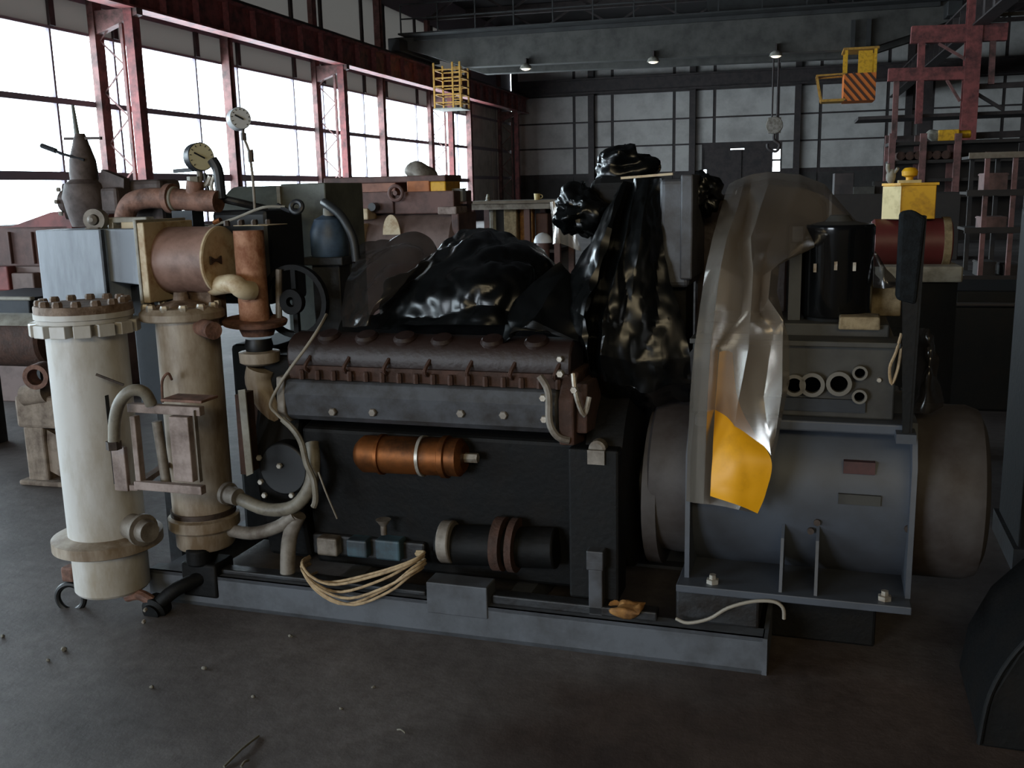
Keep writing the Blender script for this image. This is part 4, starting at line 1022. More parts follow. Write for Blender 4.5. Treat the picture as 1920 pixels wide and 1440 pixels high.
for px, py in ((1532, 980), (1520, 996), (1702, 992)):
    q = g(px, py, .122); obj('drain_plug', MB().lathe(q + V((0, .01, 0)), (0, -1, 0), [(0, .011), (.014, .011)], 10), 'bolt_dark', ge)
ue_ = g(1832, 920, .45).x
obj('end_bell', MB().lathe((u1 + .01, gv, .545), UX, [(0, .29), (.02, .3), (ue_ - u1 - .06, .3), (ue_ - u1 - .02, .285), (ue_ - u1, .24)], 48), 'gen_end', ge)
obj('drive_ring', MB().lathe((g(1222, 920, .3).x, gv, .545), UX, [(0, .27), (.01, .285), (.1, .29), (u0 - g(1222, 920, .3).x - .012, .29)], 48), 'gen_end', ge)
obj('top_plate', MB().box(V((u0 + .01, .12, .81)), V((u1 - .01, .78, .845))), 'gen_grey', ge, smooth=0, bevel=.006)
# control cabinet with sockets
cc = thing('control_cabinet', 'dark olive control cabinet with round sockets on the generator', 'cabinet', (.1, .3, .845))
vc = .18
xa, xb = g(1300, 700, vc).x, g(1680, 700, vc).x; z0, z1 = .845, g(1500, 640, vc).z
obj('body', MB().box((xa, vc, z0), (xb, .6, z1)), 'cabinet_olive', cc, smooth=0, bevel=.006)
obj('upper_body', MB().box((xa + .02, vc + .1, z1), (xb - .02, .6, g(1500, 606, vc + .1).z)), 'cabinet_olive', cc, smooth=0, bevel=.006)
obj('ledge', MB().box((xa - .01, vc - .03, z1 - .012), (xb + .01, vc + .12, z1 + .006)), 'cabinet_olive', cc, smooth=0, bevel=.003)
obj('lower_panel', MB().box((g(1420, 770, vc).x, vc - .012, g(1500, 768, vc).z), (g(1622, 770, vc).x, vc, g(1500, 745, vc).z)), 'navy_dark', cc, smooth=0)
for px, py, rr in ((1490, 720, 20), (1523, 719, 22), (1573, 717, 22), (1612, 697, 13), (1611, 741, 13)):
    q = g(px, py, vc); r_ = rr / FOCAL_PX * 3.35
    so = obj('socket', MB().ring(q, (0, -1, 0), r_ * .68, r_, .03, 28), 'socket_grey', cc)
    obj('socket_well', MB().lathe(q + V((0, .0, 0)), (0, -1, 0), [(0, r_ * .69), (.008, r_ * .69)], 24), 'hole_black', so)
q = g(1648, 712, vc); obj('lock', MB().lathe(q, (0, -1, 0), [(0, .008), (.012, .007)], 10), 'bolt_steel', cc)
obj('side_cable', MB().tube([g(1690, 625, vc - .02), g(1680, 660, vc - .03), g(1668, 690, vc - .03), g(1672, 720, vc - .02), g(1684, 690, vc - .02), g(1690, 650, vc - .02)], .005, 6), 'cable_beige', cc)
zt = g(1500, 606, vc + .1).z
# black canister and pads on the cabinet
ca = thing('air_canister', 'glossy black ribbed canister standing on the control cabinet', 'canister', (g(1570, 600, .42).x, .42, zt))
uc_ = g(1570, 510, .42).x; rc_ = (g(1637, 510, .42).x - g(1503, 510, .42).x) / 2; zt2 = g(1570, 420, .42).z
obj('can', MB().lathe((uc_, .42, zt + .012), WX, [(0, rc_ * .97), (.008, rc_), (zt2 - zt - .05, rc_), (zt2 - zt - .045, rc_ * 1.015), (zt2 - zt - .02, rc_ * 1.015), (zt2 - zt - .012, rc_ * .96)], 48), 'canister_black', ca)
obj('lid', MB().lathe((uc_, .42, zt2), WX, [(-.012, rc_ * .9), (.0, rc_ * .85), (.01, rc_ * .4), (.03, .03)], 40), 'cabinet_olive', ca)
obj('base_ring', MB().cyl((uc_, .42, zt), (uc_, .42, zt + .014), rc_ * .9, n=40), 'black_steel', ca)
obj('side_strap', MB().box((g(1480, 500, .36).x, .36, zt), (g(1503, 500, .36).x, .46, zt2 - .06)), 'cabinet_olive', ca, smooth=0)
for px, py in ((1528, 503), (1567, 498), (1602, 500)):
    q = g(px, py, .42 - rc_ * .93)
    an = (q.x - uc_); yy = .42 - math.sqrt(max(rc_ ** 2 - an ** 2, 1e-4))
    obj('glint_chip', MB().box((q.x - .005, yy - .008, q.z - .014), (q.x + .005, yy + .006, q.z + .014)), 'bolt_steel', ca, smooth=0)  # pale chips standing in for glints on the glossy can
pd = thing('packing_pad', 'beige packing pad at the foot of the black canister', 'pad', g(1620, 615, .25))
q = g(1615, 606, .27); obj('pad', MB().box(q + V((-.07, -.02, -.02)), q + V((.06, .09, .022))).lumpy(.008, 30, 2), 'rag_beige', pd, bevel=.006, smooth=0)
pd2 = thing('beige_box', 'small beige carton wedged between black canister and post', 'box', g(1655, 600, .45))
q = g(1655, 565, .5); obj('carton', MB().box(V((q.x - .055, .5, zt)), V((q.x + .06, .62, g(1655, 540, .5).z))), 'rag_beige', pd2, bevel=.006, smooth=0)
# black post
po = thing('padded_post', 'black padded upright post rising beside the control cabinet', 'post', (g(1697, 820, .1).x, .1, .83))
v_ = .07
obj('padding', MB().prism([g(1688, 398, v_), g(1712, 393, v_), g(1737, 408, v_), g(1718, 572, v_), g(1680, 562, v_)], (0, .07, 0)), 'foam_black', po, smooth=0, bevel=.01)
obj('angle_steel', MB().prism([g(1692, 560, v_ + .01), g(1722, 560, v_ + .01), g(1704, 822, v_ + .01), g(1692, 822, v_ + .01)], (0, .012, 0)).prism([g(1716, 405, v_ + .012), g(1738, 405, v_ + .012), g(1709, 822, v_ + .012), g(1700, 822, v_ + .012)], (0, .09, 0)), 'black_steel', po, smooth=0)
obj('post_foot', MB().box((g(1680, 820, v_).x, v_ - .01, .8), (g(1718, 820, v_).x, .16, .83)), 'gen_grey', po, smooth=0)
# grey air cleaner box
ac = thing('air_cleaner', 'grey rounded air cleaner box between black and clear plastic', 'air cleaner', (g(1270, 530, .3).x, .45, 1.2))
q0_, q1_ = g(1236, 335, .3), g(1282, 540, .3)
bx_ = obj('box', MB().box(V((q0_.x, .3, q1_.z)), V((q1_.x + .02, .62, q0_.z))), 'engine_grey', ac, smooth=0, bevel=.02, seg=3)
obj('lid_frame', MB().box(V((q1_.x - .012, .285, q1_.z + .03)), V((q1_.x + .03, .63, q0_.z + .012))), 'engine_grey', ac, smooth=0, bevel=.006)
obj('top_strip', MB().beam(g(1165, 334, .3), g(1262, 326, .3), .02, .008), 'cream_paint', ac, smooth=0)
obj('bracket', MB().box(V((q0_.x + .03, .36, 1.0)), V((q1_.x, .56, q1_.z + .01))), 'black_steel', ac, smooth=0)
cbn = thing('dark_cabinet', 'dark brown equipment cabinet behind the clear plastic', 'cabinet', (g(1400, 600, .62).x, .8, .84))
obj('body', MB().box(V((g(1305, 400, .62).x, .62, .84)), V((g(1480, 400, .62).x, 1.0, g(1380, 365, .62).z))), 'engine_brown', cbn, smooth=0, bevel=.01)
q = g(1450, 372, .75)
obj('top_hood', MB().prism([(q.x - .17, .62, q.z - .1), (q.x + .2, .62, q.z - .1), (q.x + .19, .62, q.z - .02), (q.x + .12, .62, q.z + .05), (q.x, .62, q.z + .075), (q.x - .12, .62, q.z + .05)], (0, .3, 0)), 'engine_brown', cbn, smooth=0, bevel=.015)
# ================================================================== PLASTIC SHEETS (machine frame)
def film(name, label, rows, n, m_, amp, sc, seed, material, ridge=1., stretch=(1, 1, 1), cat='plastic sheet', octv=2, smooth=70, crisp=False):
    R = [[g(*p) for p in r] for r in rows]
    mb = sheet(R, n, m_, amp, sc, seed, ridge, stretch, octv, crisp)
    bs = min(mb.v, key=lambda q: q.z)
    return obj(name, mb, material, fr=FG, base=bs, smooth=smooth, label=label, cat=cat)
film('clear_plastic_sheet', 'clear plastic sheet draped over cabinet and hanging down the generator', [
    [(1366, 345, 0.68), (1380, 337, 0.68), (1396, 331, 0.68), (1410, 327, 0.68), (1440, 322, 0.68), (1500, 326, 0.68), (1548, 345, 0.66), (1606, 415, 0.62)],
    [(1360, 360, 0.58), (1376, 353, 0.55), (1393, 350, 0.54), (1407, 352, 0.57), (1440, 346, 0.53), (1500, 350, 0.53), (1545, 366, 0.54), (1603, 420, 0.56)],
    [(1351, 392, 0.45), (1366, 388, 0.42), (1384, 386, 0.40), (1400, 395, 0.45), (1428, 384, 0.38), (1475, 395, 0.40), (1525, 414, 0.42), (1580, 440, 0.46)],
    [(1336, 446, 0.26), (1348, 444, 0.22), (1364, 442, 0.17), (1384, 460, 0.27), (1408, 444, 0.15), (1440, 462, 0.20), (1480, 478, 0.18), (1530, 464, 0.34)],
    [(1322, 505, 0.14), (1336, 503, 0.08), (1352, 500, 0.01), (1396, 530, 0.13), (1412, 505, 0.00), (1426, 520, 0.08), (1446, 506, 0.02), (1462, 497, 0.14)],
    [(1312, 570, 0.10), (1326, 570, 0.03), (1343, 568, -0.03), (1390, 590, 0.07), (1408, 575, -0.03), (1424, 590, 0.05), (1440, 560, -0.02), (1456, 548, 0.07)],
    [(1302, 650, 0.09), (1318, 650, 0.02), (1334, 648, -0.04), (1348, 650, 0.05), (1404, 650, 0.00), (1450, 620, 0.04), (1468, 600, -0.03), (1480, 640, 0.05)],
    [(1294, 740, 0.08), (1311, 740, 0.01), (1328, 740, -0.04), (1342, 742, 0.05), (1385, 750, 0.00), (1432, 745, 0.02), (1466, 735, -0.02), (1480, 715, 0.06)],
    [(1289, 840, 0.06), (1306, 840, 0.00), (1324, 842, -0.04), (1336, 842, 0.05), (1370, 846, 0.01), (1446, 856, -0.02), (1452, 840, 0.00), (1458, 830, 0.05)],
    [(1286, 940, 0.05), (1303, 943, 0.00), (1320, 945, -0.04), (1332, 946, 0.05), (1360, 950, 0.02), (1385, 956, 0.00), (1405, 960, 0.02), (1423, 965, 0.05)],
], 71, 91, .004, 4.0, 4, 'clear_plastic', .8, (1.5, 1, .5), smooth=20, crisp=True)
film('yellow_sheet', 'yellow plastic sheet hanging behind the clear plastic on generator', [
    [(1350, 660, .10), (1362, 658, .09), (1375, 662, .10)],
    [(1343, 740, .07), (1362, 742, .06), (1384, 748, .07)],
    [(1338, 800, .02), (1375, 803, .0), (1412, 808, .02)],
    [(1335, 860, -.03), (1385, 862, -.05), (1446, 864, -.03)],
    [(1333, 910, -.05), (1380, 920, -.06), (1436, 925, -.04)],
    [(1332, 930, -.05), (1378, 945, -.06), (1421, 963, -.04)],
], 24, 50, .006, 6, 8, 'yellow_sheet', .5)
film('black_plastic_sheet', 'big black plastic sheet hanging from air cleaner over engine end', [
    [(1160, 342, 0.45), (1172, 336, 0.40), (1180, 338, 0.42), (1192, 334, 0.38), (1215, 331, 0.36), (1240, 334, 0.34)],
    [(1118, 420, 0.36), (1143, 425, 0.22), (1153, 430, 0.28), (1172, 428, 0.21), (1205, 425, 0.22), (1247, 430, 0.28)],
    [(1068, 505, 0.30), (1112, 520, 0.14), (1126, 525, 0.21), (1148, 520, 0.13), (1190, 520, 0.16), (1260, 530, 0.25)],
    [(1050, 560, 0.23), (1092, 590, 0.08), (1108, 600, 0.15), (1126, 600, 0.08), (1180, 600, 0.12), (1286, 600, 0.21)],
    [(1082, 640, 0.17), (1098, 655, 0.06), (1108, 660, 0.13), (1122, 665, 0.08), (1185, 680, 0.11), (1297, 670, 0.18)],
    [(1095, 690, 0.20), (1105, 705, 0.14), (1115, 712, 0.18), (1130, 720, 0.14), (1200, 735, 0.15), (1298, 725, 0.19)],
    [(1100, 720, 0.30), (1112, 735, 0.29), (1120, 742, 0.29), (1135, 750, 0.29), (1205, 765, 0.29), (1295, 755, 0.31)],
], 71, 91, .022, 4.0, 11, 'black_plastic', .9, (2.0, 1, .8), crisp=True, smooth=25, octv=3)
film('black_plastic_flap', 'pointed black plastic flap lying across the brown rocker cover', [
    [(1050, 490, .30), (1065, 505, .30), (1085, 530, .29)],
    [(1000, 525, .24), (1035, 545, .20), (1085, 575, .20)],
    [(965, 560, .20), (1015, 575, .14), (1088, 610, .15)],
    [(950, 600, .15), (1000, 600, .09), (1085, 640, .12)],
    [(935, 648, .13), (955, 630, .075), (965, 612, .08)],
], 41, 41, .012, 5, 5, 'black_plastic', 1., crisp=True, smooth=25)
film('black_plastic_bundle', 'crumpled black plastic bundle over the engine\'s rear bank', [
    [(768, 512, .75), (830, 452, .75), (890, 427, .75), (960, 437, .75), (1012, 458, .75), (1042, 492, .75)],
    [(748, 520, .55), (830, 462, .5), (890, 442, .48), (960, 452, .48), (1015, 475, .5), (1046, 505, .55)],
    [(722, 540, .40), (810, 505, .32), (880, 490, .28), (950, 495, .28), (1005, 510, .32), (1030, 530, .40)],
    [(706, 570, .30), (790, 548, .22), (870, 540, .18), (940, 545, .18), (990, 555, .24), (1005, 562, .32)],
    [(695, 600, .25), (780, 588, .17), (860, 585, .13), (930, 588, .13), (975, 590, .18), (985, 592, .26)],
    [(692, 612, .22), (770, 612, .15), (850, 612, .12), (920, 612, .12), (960, 610, .15), (975, 605, .22)],
], 64, 48, .035, 4.2, 21, 'black_plastic', .9, octv=3, smooth=35)
film('smoky_plastic_sheet', 'smoky grey plastic sheet on the engine beside blue filter', [
    [(668, 470, .6), (720, 448, .6), (760, 437, .6), (800, 445, .6), (826, 470, .62)],
    [(655, 500, .45), (705, 480, .42), (750, 470, .42), (790, 480, .42), (805, 505, .45)],
    [(645, 545, .35), (690, 525, .3), (735, 520, .28), (765, 530, .3), (750, 545, .34)],
    [(640, 590, .28), (675, 575, .22), (700, 575, .2), (710, 585, .22), (705, 592, .25)],
    [(640, 615, .24), (665, 612, .18), (685, 612, .17), (695, 612, .18), (700, 612, .2)],
], 60, 50, .02, 6, 31, 'smoky_plastic', .8)
# crumpled heaps
def heap(name, label, c, r, amp, sc, seed, material, cat='plastic sheet'):
    mb = MB().sph(V(c), r, 40, 26)
    o = V((seed, seed * 2.2, seed * .7)); vs = []
    for p in mb.v:
        d = (p - V(c)); n_ = d.normalized(); h = 0; a = 1
        for k in range(3):
            z_ = noise.noise(p * sc * 2 ** k + o); h += a * (1 - 2.4 * abs(z_)); a *= .55
        vs.append(p + n_ * amp * (h - .5))
    mb.v = vs
    return obj(name, mb, material, fr=FG, base=min(vs, key=lambda q: q.z), smooth=60, label=label, cat=cat)
q = g(1172, 312, .75); heap('black_plastic_heap', 'crumpled black plastic heap topping the tall black sheet', q, (.115, .09, .06), .028, 9, 3, 'black_plastic')
sp_ = thing('rear_cowling', 'black engine cowling under the crumpled black plastic heap', 'cowling', (g(1172, 400, .75).x, .75, .84))
obj('shell', MB().box(V((g(1110, 400, .7).x, .62, 1.0)), V((g(1235, 400, .7).x, .95, g(1172, 330, .7).z))), 'black_steel', sp_, smooth=0, bevel=.05, seg=3)
obj('pedestal', MB().box(V((g(1130, 400, .7).x, .66, .7)), V((g(1215, 400, .7).x, .9, 1.01))), 'black_steel', sp_, smooth=0)
q = g(1090, 395, .6); heap('black_plastic_wad', 'small shiny black plastic wad left of the tall sheet', q, (.085, .09, .08), .04, 10, 7, 'black_plastic')
q = g(1320, 365, .5); heap('black_plastic_wad', 'small dark plastic wad between air cleaner and clear sheet', q, (.05, .06, .06), .025, 14, 9, 'black_plastic')
film('clear_plastic_strip', 'narrow clear plastic strip hanging behind the black bundle', [
    [(1030, 378, .9), (1050, 375, .9), (1072, 378, .9)],
    [(1034, 420, .9), (1050, 415, .88), (1075, 415, .9)],
    [(1034, 458, .9), (1048, 456, .88), (1090, 470, .9)]], 24, 30, .012, 8, 2, 'clear_plastic', .6, (3, 1, .3))
film('clear_plastic_scrap', 'clear plastic scrap bunched behind the black padded post', [
    [(1722, 618, .3), (1745, 620, .25), (1760, 632, .3)],
    [(1718, 660, .3), (1745, 660, .22), (1766, 665, .3)],
    [(1712, 710, .3), (1742, 715, .22), (1764, 712, .3)],
    [(1712, 770, .3), (1735, 770, .25), (1755, 760, .3)]], 30, 40, .03, 7, 6, 'smoky_plastic', .8)
film('dark_plastic_skirt', 'dark plastic skirt hanging between black canister and post', [
    [(1640, 470, .4), (1648, 478, .4), (1655, 490, .4)],
    [(1638, 505, .4), (1655, 510, .38), (1672, 518, .4)],
    [(1638, 538, .4), (1660, 540, .38), (1684, 535, .4)]], 20, 20, .01, 9, 12, 'smoky_plastic', .6)

# ================================================================== MIDDLE GROUND (hall frame)
def bthing(name, label, cat, px0, px1, y, **kw):
    a, c = b(px0, 600, y), b(px1, 600, y)
    return thing(name, label, cat, ((a.x + c.x) / 2, y, 0), FB, **kw)
def bbox(name, parent, p0, p1, y, d, material, z0=None, bevel=.01):
    a, c = b(p0[0], p0[1], y), b(p1[0], p1[1], y)
    return bobj(name, MB().box(V((a.x, y, a.z)), V((c.x, y + d, c.z if z0 is None else z0))), material, parent, smooth=0, bevel=bevel)
# left: brown machine, dark bench, rusty roller, beige stand
t = bthing('machine_housing', 'brown machine housing with sloped red hood behind blue-grey duct', 'machine', 0, 125, 6.6)
bbox('body', t, (-60, 425), (135, 500), 6.6, 1.2, 'machine_brown'); bbox('lower_body', t, (-70, 500), (110, 560), 6.5, 1.2, 'machine_mauve', 0)
a = b(-40, 425, 6.6); bobj('hood', MB().prism([b(-60, 430, 6.6), b(135, 428, 6.6), b(128, 395, 6.6), b(95, 398, 6.6), b(20, 425, 6.6)], (0, 1.1, 0)), 'steel_red', t, smooth=0)
for px in (12, 55, 98): bbox('panel_rib', t, (px, 435), (px + 10, 495), 6.57, .04, 'machine_brown')
bbox('red_guard', t, (-50, 500), (18, 545), 6.4, .1, 'steel_red'); bbox('red_guard', t, (20, 512), (66, 552), 6.42, .1, 'machine_mauve')
t = bthing('steel_bench', 'dark bench with bright steel edge at the hall\'s left', 'bench', -40, 57, 5.6)
bbox('top', t, (-90, 558), (57, 590), 5.6, .7, 'navy_dark'); bbox('top_edge', t, (-90, 556), (57, 564), 5.58, .05, 'pale_grey')
for px in (-60, 40): bbox('leg', t, (px, 588), (px + 12, 600), 5.75, .08, 'dark_steel', 0)
q = b(30, 640, 5.2)
t = thing('rusty_roller', 'rusty brown roller with pale dusty top below dark bench', 'roller', (q.x, 5.3, 0), FB)
r = .17; zc_ = b(40, 640, 5.2).z
bobj('drum', MB().lathe((b(-60, 640, 5.2).x, 5.25, zc_), UX, [(0, r * .9), (.02, r), (b(92, 640, 5.2).x - b(-60, 640, 5.2).x - .02, r), (b(92, 640, 5.2).x - b(-60, 640, 5.2).x, r * .9)], 32), 'rusty_brown', t)
for px in (-55, 78):
    bobj('stand', MB().box(V((b(px, 640, 5.2).x - .03, 5.12, 0)), V((b(px, 640, 5.2).x + .03, 5.38, zc_ - r * .8))), 'dark_steel', t, smooth=0)
bobj('dust_cover', MB().prism([(b(-60, 600, 5.2).x, 5.25 + r * 1.03 * math.cos(x), zc_ + r * 1.03 * math.sin(x)) for x in [math.radians(40 + 10 * k) for k in range(11)]], (b(85, 600, 5.2).x - b(-60, 600, 5.2).x, 0, 0)), 'pale_grey', t, smooth=50)
fp_ = bf(62, 908)
t = thing('pipe_stand', 'beige cast pipe stand with blocky head behind white vessel', 'stand', fp_, FB)
y_ = fp_.y
bbox('column', t, (42, 800), (92, 905), y_, .12, 'concrete_beige', 0, .012); bbox('head', t, (24, 742), (112, 806), y_ - .01, .16, 'concrete_beige', None, .02)
bobj('saddle', MB().cyl(b(48, 742, y_ + .02), b(90, 735, y_ + .02), .06), 'concrete_beige', t)
qq = b(84, 700, y_ + .02); bobj('pipe_end', MB().ring(qq, (.3, -1, 0), .045, .07, .12, 24), 'rust_pipe', t)
bobj('side_web', MB().prism([b(88, 806, y_ + .02), b(130, 830, y_ + .02), b(125, 900, y_ + .02), b(88, 880, y_ + .02)], (0, .08, 0)), 'concrete_beige', t, smooth=0)
bbox('base', t, (35, 900), (130, 912), y_ - .03, .3, 'concrete_beige', 0)

# brown pump unit behind the engine
t = bthing('pump_unit', 'brown pump unit with salmon top and round tank behind engine', 'machine', 600, 860, 8.0)
a, c = b(688, 400, 8.0), b(850, 400, 8.0); zt_ = a.z; zb_ = b(700, 500, 8.0).z; rr = .32
bobj('tank', MB().lathe((b(620, 450, 8).x, 8.3, zt_ - rr), UX, [(0, rr * .8), (.03, rr), (c.x - b(620, 450, 8).x - .05, rr), (c.x - b(620, 450, 8).x, rr * .85)], 40), 'machine_mauve', t)
bobj('base', MB().box(V((b(620, 450, 8).x, 8.0, 0)), V((c.x, 8.6, zt_ - rr * 1.2))), 'machine_brown', t, smooth=0)
bbox('casing', t, (604, 362), (738, 400), 8.1, .5, 'machine_brown'); bbox('casing', t, (738, 360), (852, 400), 8.12, .5, 'machine_brown')
bbox('top_casing', t, (606, 336), (742, 364), 8.15, .4, 'machine_salmon'); bbox('top_lip', t, (606, 334), (835, 340), 8.13, .45, 'machine_brown')
bbox('orange_case', t, (762, 338), (806, 364), 8.13, .4, 'machine_orange'); bbox('yellow_case', t, (806, 340), (836, 362), 8.14, .4, 'yellow_paint')
q = b(742, 362, 8.05); bobj('hand_wheel', MB().torus(q, (0, -1, 0), .06, .016).cyl(q + V((0, -.02, 0)), q + V((0, .1, 0)), .02), 'machine_brown', t)
q = b(735, 440, 7.98)
bobj('cream_shield', MB().prism([V((q.x + .08 * math.cos(x), 7.97, q.z + .17 * math.sin(x))) for x in [math.pi * k / 14 for k in range(15)]], (0, .02, 0)), 'cream_paint', t, smooth=0)
bbox('end_flange', t, (846, 400), (862, 470), 8.05, .5, 'machine_brown'); bbox('foot_strip', t, (820, 388), (856, 402), 8.04, .3, 'frame_mauve')
bbox('cream_block', t, (645, 392), (690, 412), 7.95, .2, 'cream_paint'); bbox('cream_block', t, (660, 420), (680, 460), 7.93, .2, 'cream_paint')
q = b(697, 388, 7.98); bobj('knob', MB().cyl(q, q + V((0, .1, 0)), .035), 'gauge_black', t)
q = b(793, 323, 8.3)
t = thing('tarp_bundle', 'grey tarp bundle lying on top of the brown pump unit', 'tarp', q, FB)
bobj('tarp', MB().sph(q, (.13, .13, .075), 24, 14).lumpy(.06, 7, 4), 'dusty_steel', t, smooth=60)
t = thing('pale_tin', 'pale blue-grey tin standing at the pump unit\'s end', 'tin', b(857, 378, 8.3), FB)
a, c = b(846, 356, 8.3), b(868, 378, 8.3); bobj('tin', MB().box(a, c + V((0, .1, 0))), 'duct_blue', t, bevel=.006, smooth=0)
bobj('lid', MB().box(a + V((-.004, -.004, 0)), V((c.x + .004, 8.404, a.z + .012))), 'pale_grey', t, bevel=.003, smooth=0)
bobj('tin_shelf', MB().box(V((a.x - .02, 8.28, c.z - .02)), V((c.x + .04, 8.45, c.z))), 'machine_brown', t, smooth=0)
# work bench with clutter
t = bthing('work_bench', 'brown steel work bench with pale top edge behind engine', 'bench', 870, 1045, 10.0)
a, c = b(866, 378, 10), b(1045, 376, 10)
bobj('top', MB().box(V((a.x, 10, a.z - .03)), V((c.x, 10.9, a.z))), 'pipe_pale', t, smooth=0)
bobj('apron', MB().box(V((a.x, 10.03, a.z - .09)), V((c.x, 10.87, a.z - .03))), 'dusty_steel', t, smooth=0)
for px in (868, 980, 1036):
    x = b(px, 400, 10).x; bobj('leg', MB().box((x, 10.05, 0), (x + .06, 10.12, a.z - .09)), 'machine_brown', t, smooth=0)
    bobj('leg', MB().box((x, 10.75, 0), (x + .06, 10.82, a.z - .09)), 'machine_brown', t, smooth=0)
bobj('back_panel', MB().box(V((a.x, 10.83, 0)), V((c.x, 10.87, a.z - .09))), 'shelf_dark', t, smooth=0)
sh_z = b(950, 470, 10).z
bobj('lower_shelf', MB().box(V((a.x + .07, 10.1, sh_z - .03)), V((c.x - .05, 10.8, sh_z))), 'shelf_dark', t, smooth=0)
def onb(name, label, p0, p1, y, d, material, cat):
    a_, c_ = b(p0[0], p0[1], y), b(p1[0], p1[1], y)
    return bobj(name, MB().box(V((a_.x, y, sh_z)), V((c_.x, y + d, a_.z))), material, base=((a_.x + c_.x) / 2, y, sh_z), label=label, cat=cat, smooth=0, bevel=.01)
onb('grey_carton', 'wide beige-grey carton on the bench\'s lower shelf', (944, 392), (970, 470), 10.15, .3, 'rag_beige', 'box')
onb('tan_board', 'upright tan board on bench shelf beside the wide carton', (974, 392), (1000, 470), 10.2, .1, 'wood_tan', 'board')
onb('pale_pipe_block', 'narrow pale block on bench shelf next to dark leg', (917, 392), (927, 470), 10.15, .1, 'pale_grey', 'block')
onb('brown_carton', 'small brown carton at the bench shelf\'s end', (1004, 400), (1028, 470), 10.25, .3, 'machine_brown', 'box')
q = b(1007, 366, 10.2); t = thing('yellow_mug', 'small yellow cup on the bench top', 'cup', V((q.x, 10.2, a.z)), FB)
bobj('cup', MB().lathe((q.x, 10.2, a.z), WX, [(0, .028), (.065, .033), (.065, .029), (.01, .025)], 18), 'cream_yellow', t)
bobj('handle', MB().torus((q.x + .04, 10.2, a.z + .035), (0, 1, 0), .018, .005), 'cream_yellow', t)
q = b(915, 370, 10.2); t = thing('pipe_fitting', 'small pale pipe fitting on the bench top', 'fitting', V((q.x, 10.2, a.z)), FB)
bobj('body', MB().lathe((q.x, 10.2, a.z), WX, [(0, .03), (.012, .03), (.014, .02), (.05, .018), (.07, .012)], 14), 'pale_grey', t)
bobj('nut', MB().cyl((q.x, 10.2, a.z + .02), (q.x, 10.2, a.z + .04), .026, n=6), 'pipe_pale', t, smooth=0)
q = b(1018, 445, 9.0); t = thing('white_dome', 'white domed cap resting on a stand before the bench', 'cap', V((q.x, 9, 0)), FB)
bobj('dome', MB().lathe((q.x, 9, q.z - .05), WX, [(0, .085), (.02, .085), (.06, .07), (.085, .04), (.095, .005)], 24), 'gauge_white', t)
bobj('stand', MB().cyl((q.x, 9, 0), (q.x, 9, q.z - .049), .06), 'machine_brown', t)

# right: red drum on pale base, yellow box on top
t = bthing('red_drum', 'dark red steel drum lying on a pale grey stand', 'drum', 1642, 1800, 6.0)
a, c = b(1640, 412, 6), b(1795, 412, 6); zt_, zb_ = b(1720, 412, 6).z, b(1720, 505, 6).z; rr = (zt_ - zb_) / 2
bobj('drum', MB().lathe((a.x, 6.2, (zt_ + zb_) / 2), UX, [(0, rr * .9), (.015, rr), (c.x - a.x - .015, rr), (c.x - a.x, rr * .9)], 36), 'drum_red', t)
bobj('strap', MB().ring((c.x - .05, 6.2, (zt_ + zb_) / 2), UX, rr, rr * 1.06, .04, 36), 'rag_beige', t)
a2, c2_ = b(1655, 500, 5.95), b(1805, 530, 5.95)
bobj('cradle', MB().box(V((a2.x, 5.95, c2_.z)), V((c2_.x, 6.45, a2.z))), 'pale_grey', t, smooth=0, bevel=.01)
bobj('pedestal', MB().box(V((a2.x + .02, 5.98, 0)), V((c2_.x - .02, 6.42, c2_.z))), 'black_steel', t, smooth=0)
t = thing('yellow_box', 'yellow steel box with cream side standing on red drum', 'box', V((b(1706, 405, 6.2).x, 6.2, zt_)), FB)
yb = 6.1; fa, fb_, fc_, fd = b(1690, 348, yb), b(1757, 348, yb - .02), b(1757, 404, yb), b(1656, 348, yb + .12)
zlo = zt_ - .0
bobj('body', MB().prism([V((fa.x, yb, zlo)), V((fb_.x, yb - .01, zlo)), V((fb_.x + .02, yb + .25, zlo)), V((fd.x + .02, yb + .3, zlo)), V((fd.x, yb + .1, zlo))], (0, 0, fa.z - zlo)), 'yellow_paint', t, smooth=0, bevel=.004)
bobj('side_panel', MB().prism([V((fd.x - .003, yb + .098, zlo)), V((fa.x, yb - .004, zlo)), V((fa.x, yb + .0, zlo)), V((fd.x, yb + .102, zlo))], (0, 0, fa.z - zlo - .004)), 'cream_yellow', t, smooth=0, label='cream painted side panel')
bobj('lid', MB().prism([V((fa.x - .005, yb - .012, fa.z)), V((fb_.x + .012, yb - .02, fa.z)), V((fb_.x + .03, yb + .26, fa.z)), V((fd.x + .01, yb + .31, fa.z)), V((fd.x - .01, yb + .095, fa.z))], (0, 0, .014)), 'yellow_paint', t, smooth=0)
q = b(1706, 338, 6.15); t2 = thing('warning_beacon', 'round yellow beacon on the yellow box\'s lid', 'beacon', V((q.x, 6.17, fa.z + .014)), FB)
bobj('base_plate', MB().box((q.x - .06, 6.13, fa.z + .014), (q.x + .06, 6.22, fa.z + .03)), 'cream_yellow', t2, smooth=0)
bobj('knob', MB().lathe((q.x, 6.17, fa.z + .03), WX, [(0, .02), (.015, .02), (.025, .042), (.05, .045), (.068, .03), (.072, .002)], 18), 'yellow_paint', t2)
q = b(1672, 333, 6.15); t2 = thing('white_glove', 'small white glove standing on the yellow box\'s lid', 'glove', V((q.x, 6.2, fa.z + .014)), FB)
bobj('palm', MB().sph((q.x, 6.2, fa.z + .05), (.03, .022, .042), 16, 10).lumpy(.012, 20, 2), 'pale_grey', t2, smooth=60)
